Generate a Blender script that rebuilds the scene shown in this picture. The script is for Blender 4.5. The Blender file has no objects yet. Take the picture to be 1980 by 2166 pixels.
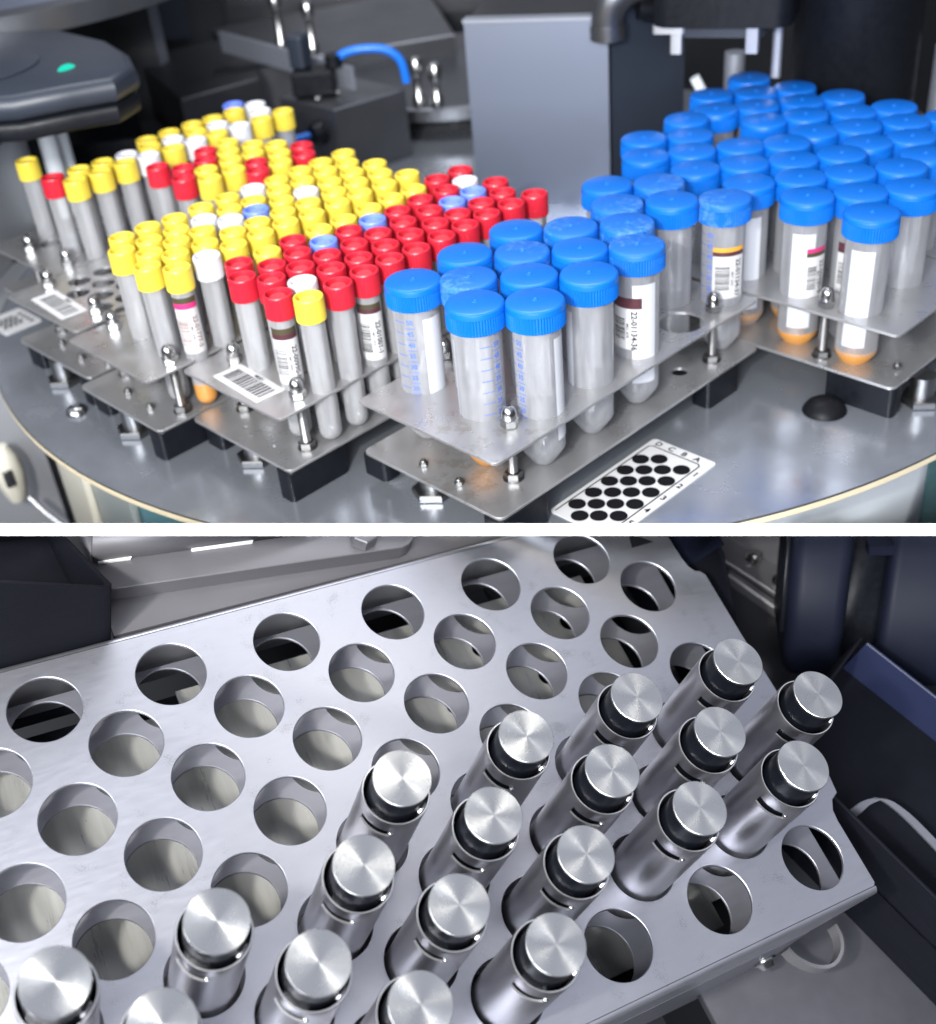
import bpy, bmesh, math, random
from mathutils import Matrix, Vector
random.seed(7)
S = .001                      # everything below is written in millimetres
PI = math.pi
scene = bpy.context.scene
COL = scene.collection

# ------------------------------------------------------------------ camera
RT = [[0.702199636, -0.707149775, -0.082794125], [-0.456996185, -0.358489712, -0.814026789], [0.545958018, 0.609445914, -0.574896095]]
CAM = Vector((-453.937, -431.849, 297.007))
right, up, fwd = Vector(RT[0]), -Vector(RT[1]), Vector(RT[2])
cd = bpy.data.cameras.new('camera')
cam = bpy.data.objects.new('camera', cd); COL.objects.link(cam)
cam.matrix_world = Matrix(((right.x, up.x, -fwd.x, CAM.x * S), (right.y, up.y, -fwd.y, CAM.y * S), (right.z, up.z, -fwd.z, CAM.z * S), (0, 0, 0, 1)))
cd.sensor_fit = 'HORIZONTAL'; cd.sensor_width = 36; cd.lens = 36 * 2550 / 1980
cd.clip_start = .01; cd.clip_end = 30
cd.dof.use_dof = True; cd.dof.focus_distance = .63; cd.dof.aperture_fstop = 7.8
scene.camera = cam
# frame of the tilted holder deck in the lower bay
MB = Matrix(((0.94952717, 0.31351931, 0.01018799, -319.024 * S), (-0.27906272, 0.85911259, -0.42900998, 47.610 * S), (-0.14325554, 0.40451354, 0.90324230, -110.333 * S), (0, 0, 0, 1)))
# an added white bar hides the cut between the upper table and the lower bay
SEAMN = (fwd + up * (-(1119 - 1083) / 2550)).cross(right).normalized()
if SEAMN.z < 0: SEAMN = -SEAMN

# ------------------------------------------------------------------ materials
def nodes(name):
    m = bpy.data.materials.new(name); m.use_nodes = True
    nt = m.node_tree; nt.nodes.clear()
    out = nt.nodes.new('ShaderNodeOutputMaterial')
    return m, nt, out
def N(nt, t, **kw):
    n = nt.nodes.new(t)
    for k, v in kw.items():
        if k in n.inputs: n.inputs[k].default_value = v
        else: setattr(n, k, v)
    return n
def rgb(c): return (c[0], c[1], c[2], 1)
def mat(name, col, rough=.4, metal=0., var=0., scale=60., stretch=(1, 1, 1), bump=0., rvar=0., spots=0., spotcol=None, spotscale=200, spec=.5, coat=0., fine=0.):
    m, nt, out = nodes(name)
    p = N(nt, 'ShaderNodeBsdfPrincipled'); L = nt.links.new
    p.inputs['Base Color'].default_value = rgb(col); p.inputs['Roughness'].default_value = rough; p.inputs['Metallic'].default_value = metal
    p.inputs['Specular IOR Level'].default_value = spec; p.inputs['Coat Weight'].default_value = coat
    tc = N(nt, 'ShaderNodeTexCoord'); mp = N(nt, 'ShaderNodeMapping'); mp.inputs['Scale'].default_value = stretch
    L(tc.outputs['Object'], mp.inputs['Vector'])
    nz = N(nt, 'ShaderNodeTexNoise', Scale=scale, Detail=6., Roughness=.62); L(mp.outputs[0], nz.inputs['Vector'])
    src = None
    if var:
        mx = N(nt, 'ShaderNodeMixRGB'); mx.inputs[1].default_value = rgb([c * (1 - var) for c in col]); mx.inputs[2].default_value = rgb([min(1, c * (1 + var)) for c in col])
        L(nz.outputs['Fac'], mx.inputs[0]); L(mx.outputs[0], p.inputs['Base Color']); src = mx
    if spots:
        n2 = N(nt, 'ShaderNodeTexNoise', Scale=spotscale, Detail=4., Roughness=.7); L(tc.outputs['Object'], n2.inputs['Vector'])
        n3 = N(nt, 'ShaderNodeTexNoise', Scale=spotscale * .06, Detail=2.); L(tc.outputs['Object'], n3.inputs['Vector'])
        mu = N(nt, 'ShaderNodeMath', operation='MULTIPLY'); L(n2.outputs['Fac'], mu.inputs[0]); L(n3.outputs['Fac'], mu.inputs[1])
        cr = N(nt, 'ShaderNodeValToRGB'); cr.color_ramp.elements[0].position = .36 - spots * .05; cr.color_ramp.elements[1].position = .42 - spots * .04
        L(mu.outputs[0], cr.inputs[0])
        mx = N(nt, 'ShaderNodeMixRGB'); mx.inputs[2].default_value = rgb(spotcol)
        if src: L(src.outputs[0], mx.inputs[1])
        else: mx.inputs[1].default_value = rgb(col)
        L(cr.outputs[0], mx.inputs[0]); L(mx.outputs[0], p.inputs['Base Color'])
    if rvar:
        mr = N(nt, 'ShaderNodeMapRange'); mr.inputs[1].default_value = .3; mr.inputs[2].default_value = .7
        mr.inputs[3].default_value = max(.02, rough - rvar); mr.inputs[4].default_value = rough + rvar
        L(nz.outputs['Fac'], mr.inputs[0]); L(mr.outputs[0], p.inputs['Roughness'])
    if bump:
        b = N(nt, 'ShaderNodeBump', Strength=bump, Distance=.0004); L(nz.outputs['Fac'], b.inputs['Height']); L(b.outputs[0], p.inputs['Normal'])
    L(p.outputs[0], out.inputs[0])
    return m
def frosted(name, col, clear, edge, rough=.22, milk=.75):
    """thin translucent plastic: clear straight on, milky and glossy towards grazing angles"""
    m, nt, out = nodes(name); L = nt.links.new
    tr = N(nt, 'ShaderNodeBsdfTransparent'); tr.inputs[0].default_value = rgb([.9 + .1 * c for c in col])
    df = N(nt, 'ShaderNodeBsdfDiffuse'); df.inputs[0].default_value = rgb(col)
    tl = N(nt, 'ShaderNodeBsdfTranslucent'); tl.inputs[0].default_value = rgb(col)
    mm = N(nt, 'ShaderNodeMixShader'); mm.inputs[0].default_value = 1 - milk; L(df.outputs[0], mm.inputs[1]); L(tl.outputs[0], mm.inputs[2])
    tc = N(nt, 'ShaderNodeTexCoord'); mp = N(nt, 'ShaderNodeMapping'); mp.inputs['Scale'].default_value = (1, 1, .12); L(tc.outputs['Object'], mp.inputs[0])
    nz = N(nt, 'ShaderNodeTexNoise', Scale=220., Detail=4.); L(mp.outputs[0], nz.inputs['Vector'])
    lw = N(nt, 'ShaderNodeLayerWeight', Blend=.35)
    mr = N(nt, 'ShaderNodeMapRange'); mr.inputs[3].default_value = 1 - clear; mr.inputs[4].default_value = edge; mr.interpolation_type = 'SMOOTHSTEP'; L(lw.outputs['Facing'], mr.inputs[0])
    ad = N(nt, 'ShaderNodeMath', operation='MULTIPLY_ADD'); ad.inputs[1].default_value = .22; L(nz.outputs['Fac'], ad.inputs[0])
    sb = N(nt, 'ShaderNodeMath', operation='SUBTRACT'); sb.inputs[1].default_value = .11; L(mr.outputs[0], sb.inputs[0]); L(sb.outputs[0], ad.inputs[2]); ad.use_clamp = True
    m1 = N(nt, 'ShaderNodeMixShader'); L(ad.outputs[0], m1.inputs[0]); L(tr.outputs[0], m1.inputs[1]); L(mm.outputs[0], m1.inputs[2])
    gl = N(nt, 'ShaderNodeBsdfGlossy'); gl.inputs['Roughness'].default_value = rough
    bp = N(nt, 'ShaderNodeBump', Strength=.25, Distance=.0006); L(nz.outputs['Fac'], bp.inputs['Height']); L(bp.outputs[0], gl.inputs['Normal'])
    fr = N(nt, 'ShaderNodeFresnel', IOR=1.55)
    m2 = N(nt, 'ShaderNodeMixShader'); L(fr.outputs[0], m2.inputs[0]); L(m1.outputs[0], m2.inputs[1]); L(gl.outputs[0], m2.inputs[2])
    L(m2.outputs[0], out.inputs[0])
    return m
def turned(name, col, rough, aniso):
    m, nt, out = nodes(name); L = nt.links.new
    p = N(nt, 'ShaderNodeBsdfPrincipled'); p.inputs['Base Color'].default_value = rgb(col); p.inputs['Metallic'].default_value = 1
    p.inputs['Roughness'].default_value = rough; p.inputs['Anisotropic'].default_value = aniso
    t = N(nt, 'ShaderNodeTangent', direction_type='RADIAL', axis='Z'); L(t.outputs[0], p.inputs['Tangent'])
    tc = N(nt, 'ShaderNodeTexCoord')
    w = N(nt, 'ShaderNodeTexWave', wave_type='RINGS', rings_direction='Z'); w.inputs['Scale'].default_value = 420; w.inputs['Distortion'].default_value = .6
    L(tc.outputs['Object'], w.inputs['Vector'])
    nz = N(nt, 'ShaderNodeTexNoise', Scale=160., Detail=5.); L(tc.outputs['Object'], nz.inputs['Vector'])
    mr = N(nt, 'ShaderNodeMapRange'); mr.inputs[3].default_value = rough - .07; mr.inputs[4].default_value = rough + .09; L(nz.outputs['Fac'], mr.inputs[0]); L(mr.outputs[0], p.inputs['Roughness'])
    b = N(nt, 'ShaderNodeBump', Strength=.05, Distance=.0002); L(w.outputs['Fac'], b.inputs['Height']); L(b.outputs[0], p.inputs['Normal'])
    L(p.outputs[0], out.inputs[0])
    return m
def emit(name, col, s):
    m, nt, out = nodes(name); e = N(nt, 'ShaderNodeEmission', Strength=s); e.inputs[0].default_value = rgb(col); nt.links.new(e.outputs[0], out.inputs[0]); return m

M = {}
M['rack'] = mat('rack_steel', (.47, .465, .47), .33, .74, var=.06, scale=50, rvar=.1, bump=.05, spots=.03, spotcol=(.39, .37, .355), spotscale=90)
M['table'] = mat('table_steel', (.42, .445, .495), .22, .74, var=.07, scale=16, rvar=.1, bump=.02, spots=.03, spotcol=(.48, .49, .52), spotscale=60)
M['chrome'] = mat('chrome', (.50, .50, .49), .2, 1, var=.05, scale=300, rvar=.05)
M['thread'] = mat('threaded_steel', (.36, .355, .35), .34, 1, var=.1, scale=500)
M['dull'] = mat('dull_plated_steel', (.22, .22, .22), .36, 1, var=.1, scale=200)
M['black'] = mat('black_plastic', (.006, .007, .010), .42, 0, var=.3, scale=200, rvar=.08, bump=.08, spec=.22)
M['rubber'] = mat('black_rubber', (.007, .007, .009), .42, 0, var=.2, scale=150, bump=.1, spec=.12)
M['yellow'] = mat('yellow_cap_plastic', (.72, .55, .06), .36, 0, var=.05, scale=120, bump=.04)
M['red'] = mat('red_cap_plastic', (.53, .016, .034), .34, 0, var=.06, scale=120, bump=.04)
M['violet'] = mat('periwinkle_cap_plastic', (.15, .24, .78), .38, 0, var=.06, scale=120)
M['white'] = mat('white_cap_plastic', (.66, .66, .71), .32, 0, var=.05, scale=120)
for _c, _k in (('yellow', (.72, .60, .10)), ('red', (.50, .035, .05)), ('violet', (.20, .28, .74)), ('white', (.62, .62, .67))): M[_c + '_in_lit'] = mat(_c + '_cap_inner_lit', _k, .5, 0, var=.08, scale=160, bump=.06)  # recess floors: same plastic, transmitted light put into a paler colour
M['blue'] = mat('blue_cap_plastic', (.003, .13, .55), .33, 0, var=.06, scale=90, bump=.05)
M['dusty'] = mat('worn_blue_cap_plastic', (.004, .125, .53), .45, 0, var=.08, scale=90, bump=.1, spots=1.9, spotcol=(.055, .19, .53), spotscale=170)
M['tube'] = frosted('milky_tube_plastic', (.96, .96, .99), .62, .90, .15, .55)
M['bigtube'] = frosted('clear_tube_plastic', (.92, .93, .985), .70, .86, .09, .6)
M['paper'] = mat('white_label_paper', (.56, .555, .56), .55, 0, var=.03, scale=80)
M['panel'] = mat('white_writing_field', (.55, .56, .61), .5, 0, var=.03, scale=50)
M['band'] = mat('maroon_label_band', (.075, .022, .03), .5)
M['bandolive'] = mat('olive_label_band', (.06, .05, .025), .5)
M['orange'] = mat('orange_label_band', (.70, .34, .04), .5)
M['magenta'] = mat('magenta_label_band', (.55, .03, .16), .5)
M['ink'] = mat('black_ink', (.008, .008, .01), .9, spec=.05)
M['greyink'] = mat('grey_ink', (.035, .035, .04), .7)
M['brownink'] = mat('faded_brown_ink', (.20, .11, .09), .7)
M['blueink'] = mat('blue_scale_ink', (.07, .16, .60), .6)
M['amber'] = mat('amber_specimen', (.56, .25, .06), .3, 0, var=.12, scale=90)
M['pink'] = mat('pale_pink_specimen', (.62, .40, .36), .4, 0, var=.1, scale=90)
M['wood'] = mat('plywood_edge', (.66, .57, .40), .7, 0, var=.25, scale=90, stretch=(1, 1, 9), bump=.2)
M['rimdark'] = mat('dark_laminate_edge', (.06, .06, .06), .5)
M['cream'] = mat('cream_laminate', (.78, .75, .64), .5, 0, var=.04, scale=20)
M['greyglass'] = mat('grey_panel', (.36, .40, .40), .35, 0, var=.05, scale=12)
M['teal'] = mat('teal_panel', (.13, .30, .36), .35, 0, var=.08, scale=12)
M['darkteal'] = mat('dark_teal_panel', (.10, .20, .21), .35, 0, var=.08, scale=12)
M['palewhite'] = mat('pale_panel', (.72, .76, .80), .4, 0, var=.04, scale=12)
M['steelpost'] = mat('satin_steel', (.29, .325, .42), .40, .85, var=.02, scale=5, stretch=(3, 3, .8))
M['darksteel'] = mat('dark_satin_steel', (.075, .075, .083), .42, .7, var=.12, scale=14, rvar=.06)
M['midsteel'] = mat('grey_satin_steel', (.17, .175, .19), .36, .85, var=.1, scale=14, rvar=.06)
M['lightsteel'] = mat('light_anodised', (.36, .38, .44), .45, .6, var=.08, scale=14)
M['navy'] = mat('navy_housing', (.022, .028, .042), .42, 0, var=.12, scale=30, bump=.03)
M['charcoal'] = mat('charcoal_wall', (.022, .023, .027), .6, 0, var=.25, scale=5)
M['floor'] = mat('dark_floor', (.045, .045, .05), .35, 0, var=.3, scale=3)
M['hose'] = mat('blue_hose_plastic', (.005, .16, .70), .3)
M['led'] = emit('green_indicator', (.03, .85, .62), 1.0)
M['bracket'] = mat('grey_bracket', (.50, .51, .54), .42, .6, var=.06, scale=20)
M['rail'] = mat('divider_white', (.93, .93, .93), .5)  # white of the added divider bar
# lower bay
M['holder'] = mat('brushed_holder_steel', (.44, .44, .485), .40, .92, var=.05, scale=420, stretch=(.2, 1, 1), rvar=.03, bump=.08, spots=.5, spotcol=(.33, .33, .36), spotscale=1300)
M['holder2'] = mat('lower_holder_steel', (.22, .22, .25), .38, .6, var=.08, scale=260, stretch=(.12, 1, 1), rvar=.05, bump=.08)
M['base'] = mat('scratched_base_steel', (.36, .355, .34), .34, .4, var=.34, scale=150, stretch=(1, .10, 1), rvar=.10, bump=.06)
M['sleeve'] = mat('sleeve_steel', (.42, .415, .435), .37, 1, var=.06, scale=30, stretch=(6, 6, .4), rvar=.06)
M['rimsteel'] = mat('machined_rim', (.86, .86, .88), .3, .9, var=.05, scale=120)
M['disc'] = turned('turned_aluminium', (.66, .655, .64), .25, .9)
M['insert'] = mat('black_gloss_insert', (.003, .0035, .006), .36, 0, var=.1, scale=80, spec=.22)
M['bin'] = mat('printed_black_bin', (.0065, .007, .0105), .7, 0, var=.35, scale=36, stretch=(1, 1, 16), bump=.25, spec=.07)
M['bluewall'] = mat('blue_housing', (.006, .0075, .016), .55, 0, var=.12, scale=90, bump=.05, spec=.15)
M['bluebin'] = mat('blue_bin_wall', (.014, .019, .052), .5, 0, var=.2, scale=40, stretch=(1, 1, 14), bump=.2)
M['greysheet'] = mat('grey_sheet_metal', (.14, .135, .145), .5, .4, var=.08, scale=30, rvar=.06, bump=.04)
M['greyfloor'] = mat('grey_bay_floor', (.085, .085, .097), .5, .4, var=.1, scale=60, rvar=.06, bump=.05)
M['slot'] = mat('slot_light_white', (.86, .86, .86), .4)  # white in place of light coming through the rail gaps

# ------------------------------------------------------------------ mesh helpers
class MB_:
    def __init__(s): s.v = []; s.f = []; s.m = []
    def add(s, vs, fs, mi=0):
        o = len(s.v); s.v += [tuple(v) for v in vs]; s.f += [tuple(i + o for i in f) for f in fs]; s.m += [mi] * len(fs); return s
    def box(s, x0, x1, y0, y1, z0, z1, mi=0, b=0):
        if b:
            return s.prism(rrect(x0, x1, y0, y1, b, 3), z0, z1, mi, b=min(b, (z1 - z0) * .3))
        return s.add([(x0, y0, z0), (x1, y0, z0), (x1, y1, z0), (x0, y1, z0), (x0, y0, z1), (x1, y0, z1), (x1, y1, z1), (x0, y1, z1)],
                     [(3, 2, 1, 0), (4, 5, 6, 7), (0, 1, 5, 4), (1, 2, 6, 5), (2, 3, 7, 6), (3, 0, 4, 7)], mi)
    def prism(s, poly, z0, z1, mi=0, b=0):
        n = len(poly)
        if b:   # chamfered top and bottom
            cx = sum(p[0] for p in poly) / n; cy = sum(p[1] for p in poly) / n
            ins = inset(poly, b)
            rings = [(ins, z0), (poly, z0 + b), (poly, z1 - b), (ins, z1)] if b < 4 else [(ins, z0)] + [(inset(poly, b * (1 - math.sin(a))), z0 + b * (1 - math.cos(a))) for a in (.5, 1.05)] + [(poly, z0 + b), (poly, z1 - b)] + [(inset(poly, b * (1 - math.sin(a))), z1 - b * (1 - math.cos(a))) for a in (1.05, .5)] + [(ins, z1)]
        else: rings = [(poly, z0), (poly, z1)]
        vs = [(p[0], p[1], z) for r, z in rings for p in r]; fs = []
        for k in range(len(rings) - 1):
            for i in range(n):
                j = (i + 1) % n; fs.append((k * n + i, k * n + j, (k + 1) * n + j, (k + 1) * n + i))
        fs.append(tuple(range(n - 1, -1, -1))); o = (len(rings) - 1) * n; fs.append(tuple(range(o, o + n)))
        return s.add(vs, fs, mi)
    def lathe(s, prof, n=32, c=(0, 0, 0), mi=0, rib=None, cap=True):
        """prof: (r, z) list; r=0 closes; rib = (first ring, last ring, depth) alternating radius"""
        vs = []; fs = []; idx = []
        for k, (r, z) in enumerate(prof):
            if r <= 1e-6: idx.append([len(vs)]); vs.append((c[0], c[1], c[2] + z)); continue
            row = []
            for i in range(n):
                rr = r - (rib[2] if rib and rib[0] <= k <= rib[1] and (i // 1) % 2 else 0)
                a = 2 * PI * i / n; row.append(len(vs)); vs.append((c[0] + rr * math.cos(a), c[1] + rr * math.sin(a), c[2] + z))
            idx.append(row)
        for a, b in zip(idx, idx[1:]):
            for i in range(n):
                j = (i + 1) % n
                if len(a) == 1 and len(b) == 1: continue
                if len(a) == 1: fs.append((a[0], b[j], b[i]))
                elif len(b) == 1: fs.append((a[i], a[j], b[0]))
                else: fs.append((a[i], a[j], b[j], b[i]))
        return s.add(vs, fs, mi)
    def tube(s, pts, r, n=10, mi=0, cap=True):
        pts = [Vector(p) for p in pts]; vs = []; fs = []
        t = (pts[1] - pts[0]).normalized(); u = t.orthogonal().normalized()
        for k, p in enumerate(pts):
            t = ((pts[min(k + 1, len(pts) - 1)] - pts[max(k - 1, 0)])).normalized(); u = (u - t * u.dot(t)).normalized(); w = t.cross(u)
            for i in range(n):
                a = 2 * PI * i / n; vs.append(p + (u * math.cos(a) + w * math.sin(a)) * r)
        for k in range(len(pts) - 1):
            for i in range(n):
                j = (i + 1) % n; fs.append((k * n + i, k * n + j, (k + 1) * n + j, (k + 1) * n + i))
        fs.append(tuple(range(n - 1, -1, -1))); o = (len(pts) - 1) * n; fs.append(tuple(range(o, o + n)))
        return s.add(vs, fs, mi)
    def strip(s, path, w, t, sub=0):
        """flat strap: path of (point, width axis) swept with thickness t"""
        pts = smooth_path(path, sub) if sub else [Vector(p) for p in path]; w = Vector(w); vs = []; fs = []
        for k, p in enumerate(pts):
            tg = (pts[min(k + 1, len(pts) - 1)] - pts[max(k - 1, 0)]).normalized(); nn = tg.cross(w).normalized()
            for a, b in ((-.5, -.5), (.5, -.5), (.5, .5), (-.5, .5)): vs.append(p + w * a + nn * t * b)
        for k in range(len(pts) - 1):
            for i in range(4): j = (i + 1) % 4; fs.append((k * 4 + i, k * 4 + j, k * 4 + 4 + j, k * 4 + 4 + i))
        fs += [(3, 2, 1, 0), tuple(range(len(vs) - 4, len(vs)))]
        return s.add(vs, fs)
    def tri(s, tm, mi, fn):
        vs, fs = tm; return s.add([fn(x, y) for x, y in vs], fs, mi)
def smooth_path(path, n):
    P = [Vector(p) for p in path]; out = []
    for i in range(len(P) - 1):
        a, b, c, d = P[max(i - 1, 0)], P[i], P[i + 1], P[min(i + 2, len(P) - 1)]
        for k in range(n):
            t = k / n; out.append(.5 * (2 * b + (c - a) * t + (2 * a - 5 * b + 4 * c - d) * t * t + (3 * b - a - 3 * c + d) * t ** 3))
    return out + [P[-1]]
def rrect(x0, x1, y0, y1, r, n=6):
    p = []
    for cx, cy, a0 in ((x1 - r, y0 + r, -90), (x1 - r, y1 - r, 0), (x0 + r, y1 - r, 90), (x0 + r, y0 + r, 180)):
        for k in range(n + 1):
            a = math.radians(a0 + 90 * k / n); p.append((cx + r * math.cos(a), cy + r * math.sin(a)))
    return p
def inset(poly, d):
    n = len(poly); out = []
    for i in range(n):
        a, b, c = Vector(poly[i - 1]), Vector(poly[i]), Vector(poly[(i + 1) % n])
        e1 = (b - a); e2 = (c - b)
        if e1.length < 1e-6 or e2.length < 1e-6: out.append(tuple(b)); continue
        e1.normalize(); e2.normalize(); n1 = Vector((-e1.y, e1.x)); n2 = Vector((-e2.y, e2.x)); h = (n1 + n2)
        h = h / max(.3, h.dot(n1)) if h.length > 1e-6 else n1
        out.append((b.x + h.x * d, b.y + h.y * d))
    return out
def ccw(poly):
    a = sum(poly[i - 1][0] * poly[i][1] - poly[i][0] * poly[i - 1][1] for i in range(len(poly)))
    return poly if a > 0 else poly[::-1]
def ngon(cx, cy, r, n, a0=0): return [(cx + r * math.cos(a0 + 2 * PI * i / n), cy + r * math.sin(a0 + 2 * PI * i / n)) for i in range(n)]

def finish(me, smooth=True, ang=35):
    bm = bmesh.new(); bm.from_mesh(me); bmesh.ops.recalc_face_normals(bm, faces=bm.faces); bm.to_mesh(me); bm.free()
    if smooth:
        for p in me.polygons: p.use_smooth = True
        me.set_sharp_from_angle(angle=math.radians(ang))
def mesh(name, mb, mats, smooth=True, ang=35, recalc=True):
    me = bpy.data.meshes.new(name)
    me.from_pydata([(x * S, y * S, z * S) for x, y, z in mb.v], [], mb.f)
    for m in (mats if isinstance(mats, (list, tuple)) else [mats]): me.materials.append(M[m])
    me.polygons.foreach_set('material_index', mb.m)
    if recalc: finish(me, smooth, ang)
    elif smooth:
        for p in me.polygons: p.use_smooth = True
    me.update()
    return me
def tag(o, label=None, cat=None, group=None, kind=None):
    if label: o['label'] = label
    if cat: o['category'] = cat
    if group: o['group'] = group
    if kind: o['kind'] = kind
    return o
def link(o, parent=None): COL.objects.link(o); o.parent = parent; return o
def obj(name, mb, mats, parent=None, loc=(0, 0, 0), rz=0, **kw):
    me = mb if isinstance(mb, bpy.types.Mesh) else mesh(name, mb, mats, **kw)
    o = bpy.data.objects.new(name, me); link(o, parent)
    o.location = [c * S for c in loc]; o.rotation_euler = (0, 0, rz)
    return o
def thing(name, label, cat, loc=(0, 0, 0), group=None, frame=None, rz=0):
    o = bpy.data.objects.new(name, None); link(o); o.empty_display_size = .01
    mw = Matrix.Translation([c * S for c in loc]) @ Matrix.Rotation(rz, 4, 'Z')
    o.matrix_world = (frame @ mw) if frame else mw
    return tag(o, label, cat, group)
def cut(me, keep_above, M4=None):
    """trim a mesh at the camera plane through the added divider bar"""
    M4 = M4 or Matrix.Identity(4); inv = M4.inverted()
    co = inv @ (CAM * S); no = (inv.to_3x3() @ SEAMN).normalized()
    bm = bmesh.new(); bm.from_mesh(me)
    r = bmesh.ops.bisect_plane(bm, geom=bm.verts[:] + bm.edges[:] + bm.faces[:], plane_co=co, plane_no=no, clear_inner=keep_above, clear_outer=not keep_above, dist=1e-7)
    ed = [e for e in r['geom_cut'] if isinstance(e, bmesh.types.BMEdge) and e.is_valid]
    try: bmesh.ops.holes_fill(bm, edges=ed, sides=0)
    except Exception: pass
    bm.to_mesh(me); bm.free(); return me
def sheet(outer, holes, z0, z1, ch=.25, n=48):
    """flat plate with round holes (cx, cy, r), chamfered upper edges"""
    me = bpy.data.meshes.new('sheet'); bm = bmesh.new()
    def loop(pts, z): return [bm.verts.new((x * S, y * S, z * S)) for x, y in pts]
    def edges(vs): return [bm.edges.new((vs[i], vs[(i + 1) % len(vs)])) for i in range(len(vs))]
    tops = []; bots = []; sides = []
    outer = ccw(outer)
    rings = [(inset(outer, ch), outer, outer)] + [(ngon(x, y, r + ch, n), ngon(x, y, r, n), ngon(x, y, r, n)) for x, y, r in holes]
    et = []; eb = []
    for a, b, c in rings:
        va, vb, vc = loop(a, z1), loop(b, z1 - ch), loop(c, z0)
        et += edges(va); eb += edges(vc)
        for p, q in ((va, vb), (vb, vc)):
            for i in range(len(p)):
                j = (i + 1) % len(p); bm.faces.new((p[i], p[j], q[j], q[i]))
    bmesh.ops.triangle_fill(bm, edges=et, use_beauty=True); bmesh.ops.triangle_fill(bm, edges=eb, use_beauty=True)
    bmesh.ops.recalc_face_normals(bm, faces=bm.faces)
    bm.to_mesh(me); bm.free()
    for p in me.polygons: p.use_smooth = True
    me.set_sharp_from_angle(angle=math.radians(30))
    return me
_tc = {}
def text(s, size):
    if (s, size) in _tc: return _tc[(s, size)]
    cu = bpy.data.curves.new('txt', 'FONT'); cu.body = s; cu.size = size; cu.resolution_u = 2; cu.offset = size * .024; cu.align_x = 'CENTER'; cu.align_y = 'CENTER'
    o = bpy.data.objects.new('txt', cu); COL.objects.link(o)
    dg = bpy.context.evaluated_depsgraph_get(); me = bpy.data.meshes.new_from_object(o.evaluated_get(dg))
    bm = bmesh.new(); bm.from_mesh(me)
    for _ in range(4):
        le = [e for e in bm.edges if e.calc_length() > size * .22]
        if not le: break
        bmesh.ops.subdivide_edges(bm, edges=le, cuts=1); bmesh.ops.triangulate(bm, faces=bm.faces)
    bm.to_mesh(me); bm.free()
    r = ([(v.co.x, v.co.y) for v in me.vertices], [tuple(p.vertices) for p in me.polygons])
    bpy.data.objects.remove(o); bpy.data.meshes.remove(me); bpy.data.curves.remove(cu)
    _tc[(s, size)] = r; return r
def patch(mb, r, a0, a1, z0, z1, mi=0, n=14, slant=0):
    vs = []; fs = []
    for i in range(n + 1):
        a = math.radians(a0 + (a1 - a0) * i / n); vs += [(r * math.cos(a), r * math.sin(a), z0), (r * math.cos(a), r * math.sin(a), z1)]
        if i: k = 2 * i; fs.append((k - 2, k, k + 1, k - 1))
    return mb.add(vs, fs, mi)
def ordn(k): return ['first', 'second', 'third', 'fourth', 'fifth', 'sixth', 'seventh', 'eighth', 'ninth', 'tenth'][k]

# ------------------------------------------------------------------ table and setting
TC = (279.8, 282.4); TR = 459.06; TZ = -131.
fl = MB_().box(-4000, 4000, -4000, 4000, -960, -950); tag(obj('floor', fl, 'floor', smooth=False), 'dark floor under the machine', None, None, 'structure')
wl = MB_().box(-2600, 2600, 2300, 2320, -950, 1700); w_ = obj('wall', wl, 'charcoal', smooth=False, rz=math.radians(-41)); tag(w_, kind='structure')

t = thing('carousel_table', 'round grey steel carousel table with a pale plywood rim', 'table', (TC[0], TC[1], TZ))
def disc_mb(r, z0, z1, n=180): return MB_().prism(ngon(0, 0, r, n), z0, z1)
F0 = Matrix.Translation((TC[0] * S, TC[1] * S, TZ * S))
o = obj('tabletop', cut(mesh('tabletop', disc_mb(TR - .6, -1.2, 0), 'table', ang=30), True, F0), None, t)
o = obj('dark_edge_strip', cut(mesh('dark_edge_strip', MB_().lathe([(TR - 6, -.05), (TR + .1, -.05), (TR + .1, -1.1), (TR - 6, -1.1)], 200), 'rimdark'), True, F0), None, t)
o = obj('edge_band', cut(mesh('edge_band', MB_().lathe([(TR - 30, -1.25), (TR - .1, -1.25), (TR, -1.6), (TR, -5.4), (TR - .3, -5.8), (TR - 30, -5.8), (TR - 30, -1.25)], 200), 'wood'), True, F0), None, t)
# drum under the table, made of upright panels
def drum(a0, a1, r, m, z0=-420, z1=-6):
    mb = MB_(); n = 10; vs = []; fs = []
    for i in range(n + 1):
        a = math.radians(a0 + (a1 - a0) * i / n); c, s_ = math.cos(a), math.sin(a)
        vs += [(r * c, r * s_, z0), (r * c, r * s_, z1), ((r - 8) * c, (r - 8) * s_, z1), ((r - 8) * c, (r - 8) * s_, z0)]
        if i:
            k = 4 * i
            for q in range(4): fs.append((k - 4 + q, k + q, k + (q + 1) % 4, k - 4 + (q + 1) % 4))
    fs += [(0, 1, 2, 3), tuple(range(len(vs) - 4, len(vs)))]
    mb.add(vs, fs); return cut(mesh('drum_panel', mb, m), True, F0)
for a0, a1, r, m in ((158, 174, 436, 'cream'), (174.1, 182.6, 432, 'greyglass'), (182.7, 191.2, 428, 'teal'), (191.3, 203, 434, 'palewhite'), (203.1, 212, 430, 'teal'), (212.1, 236, 432, 'palewhite'),
                     (236.1, 262, 432, 'palewhite'), (262.1, 276, 428, 'darkteal'), (276.1, 292, 430, 'darkteal'), (292.1, 330, 428, 'greyglass')):
    obj('drum_panel', drum(a0, a1, r, m), None, t)

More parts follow.
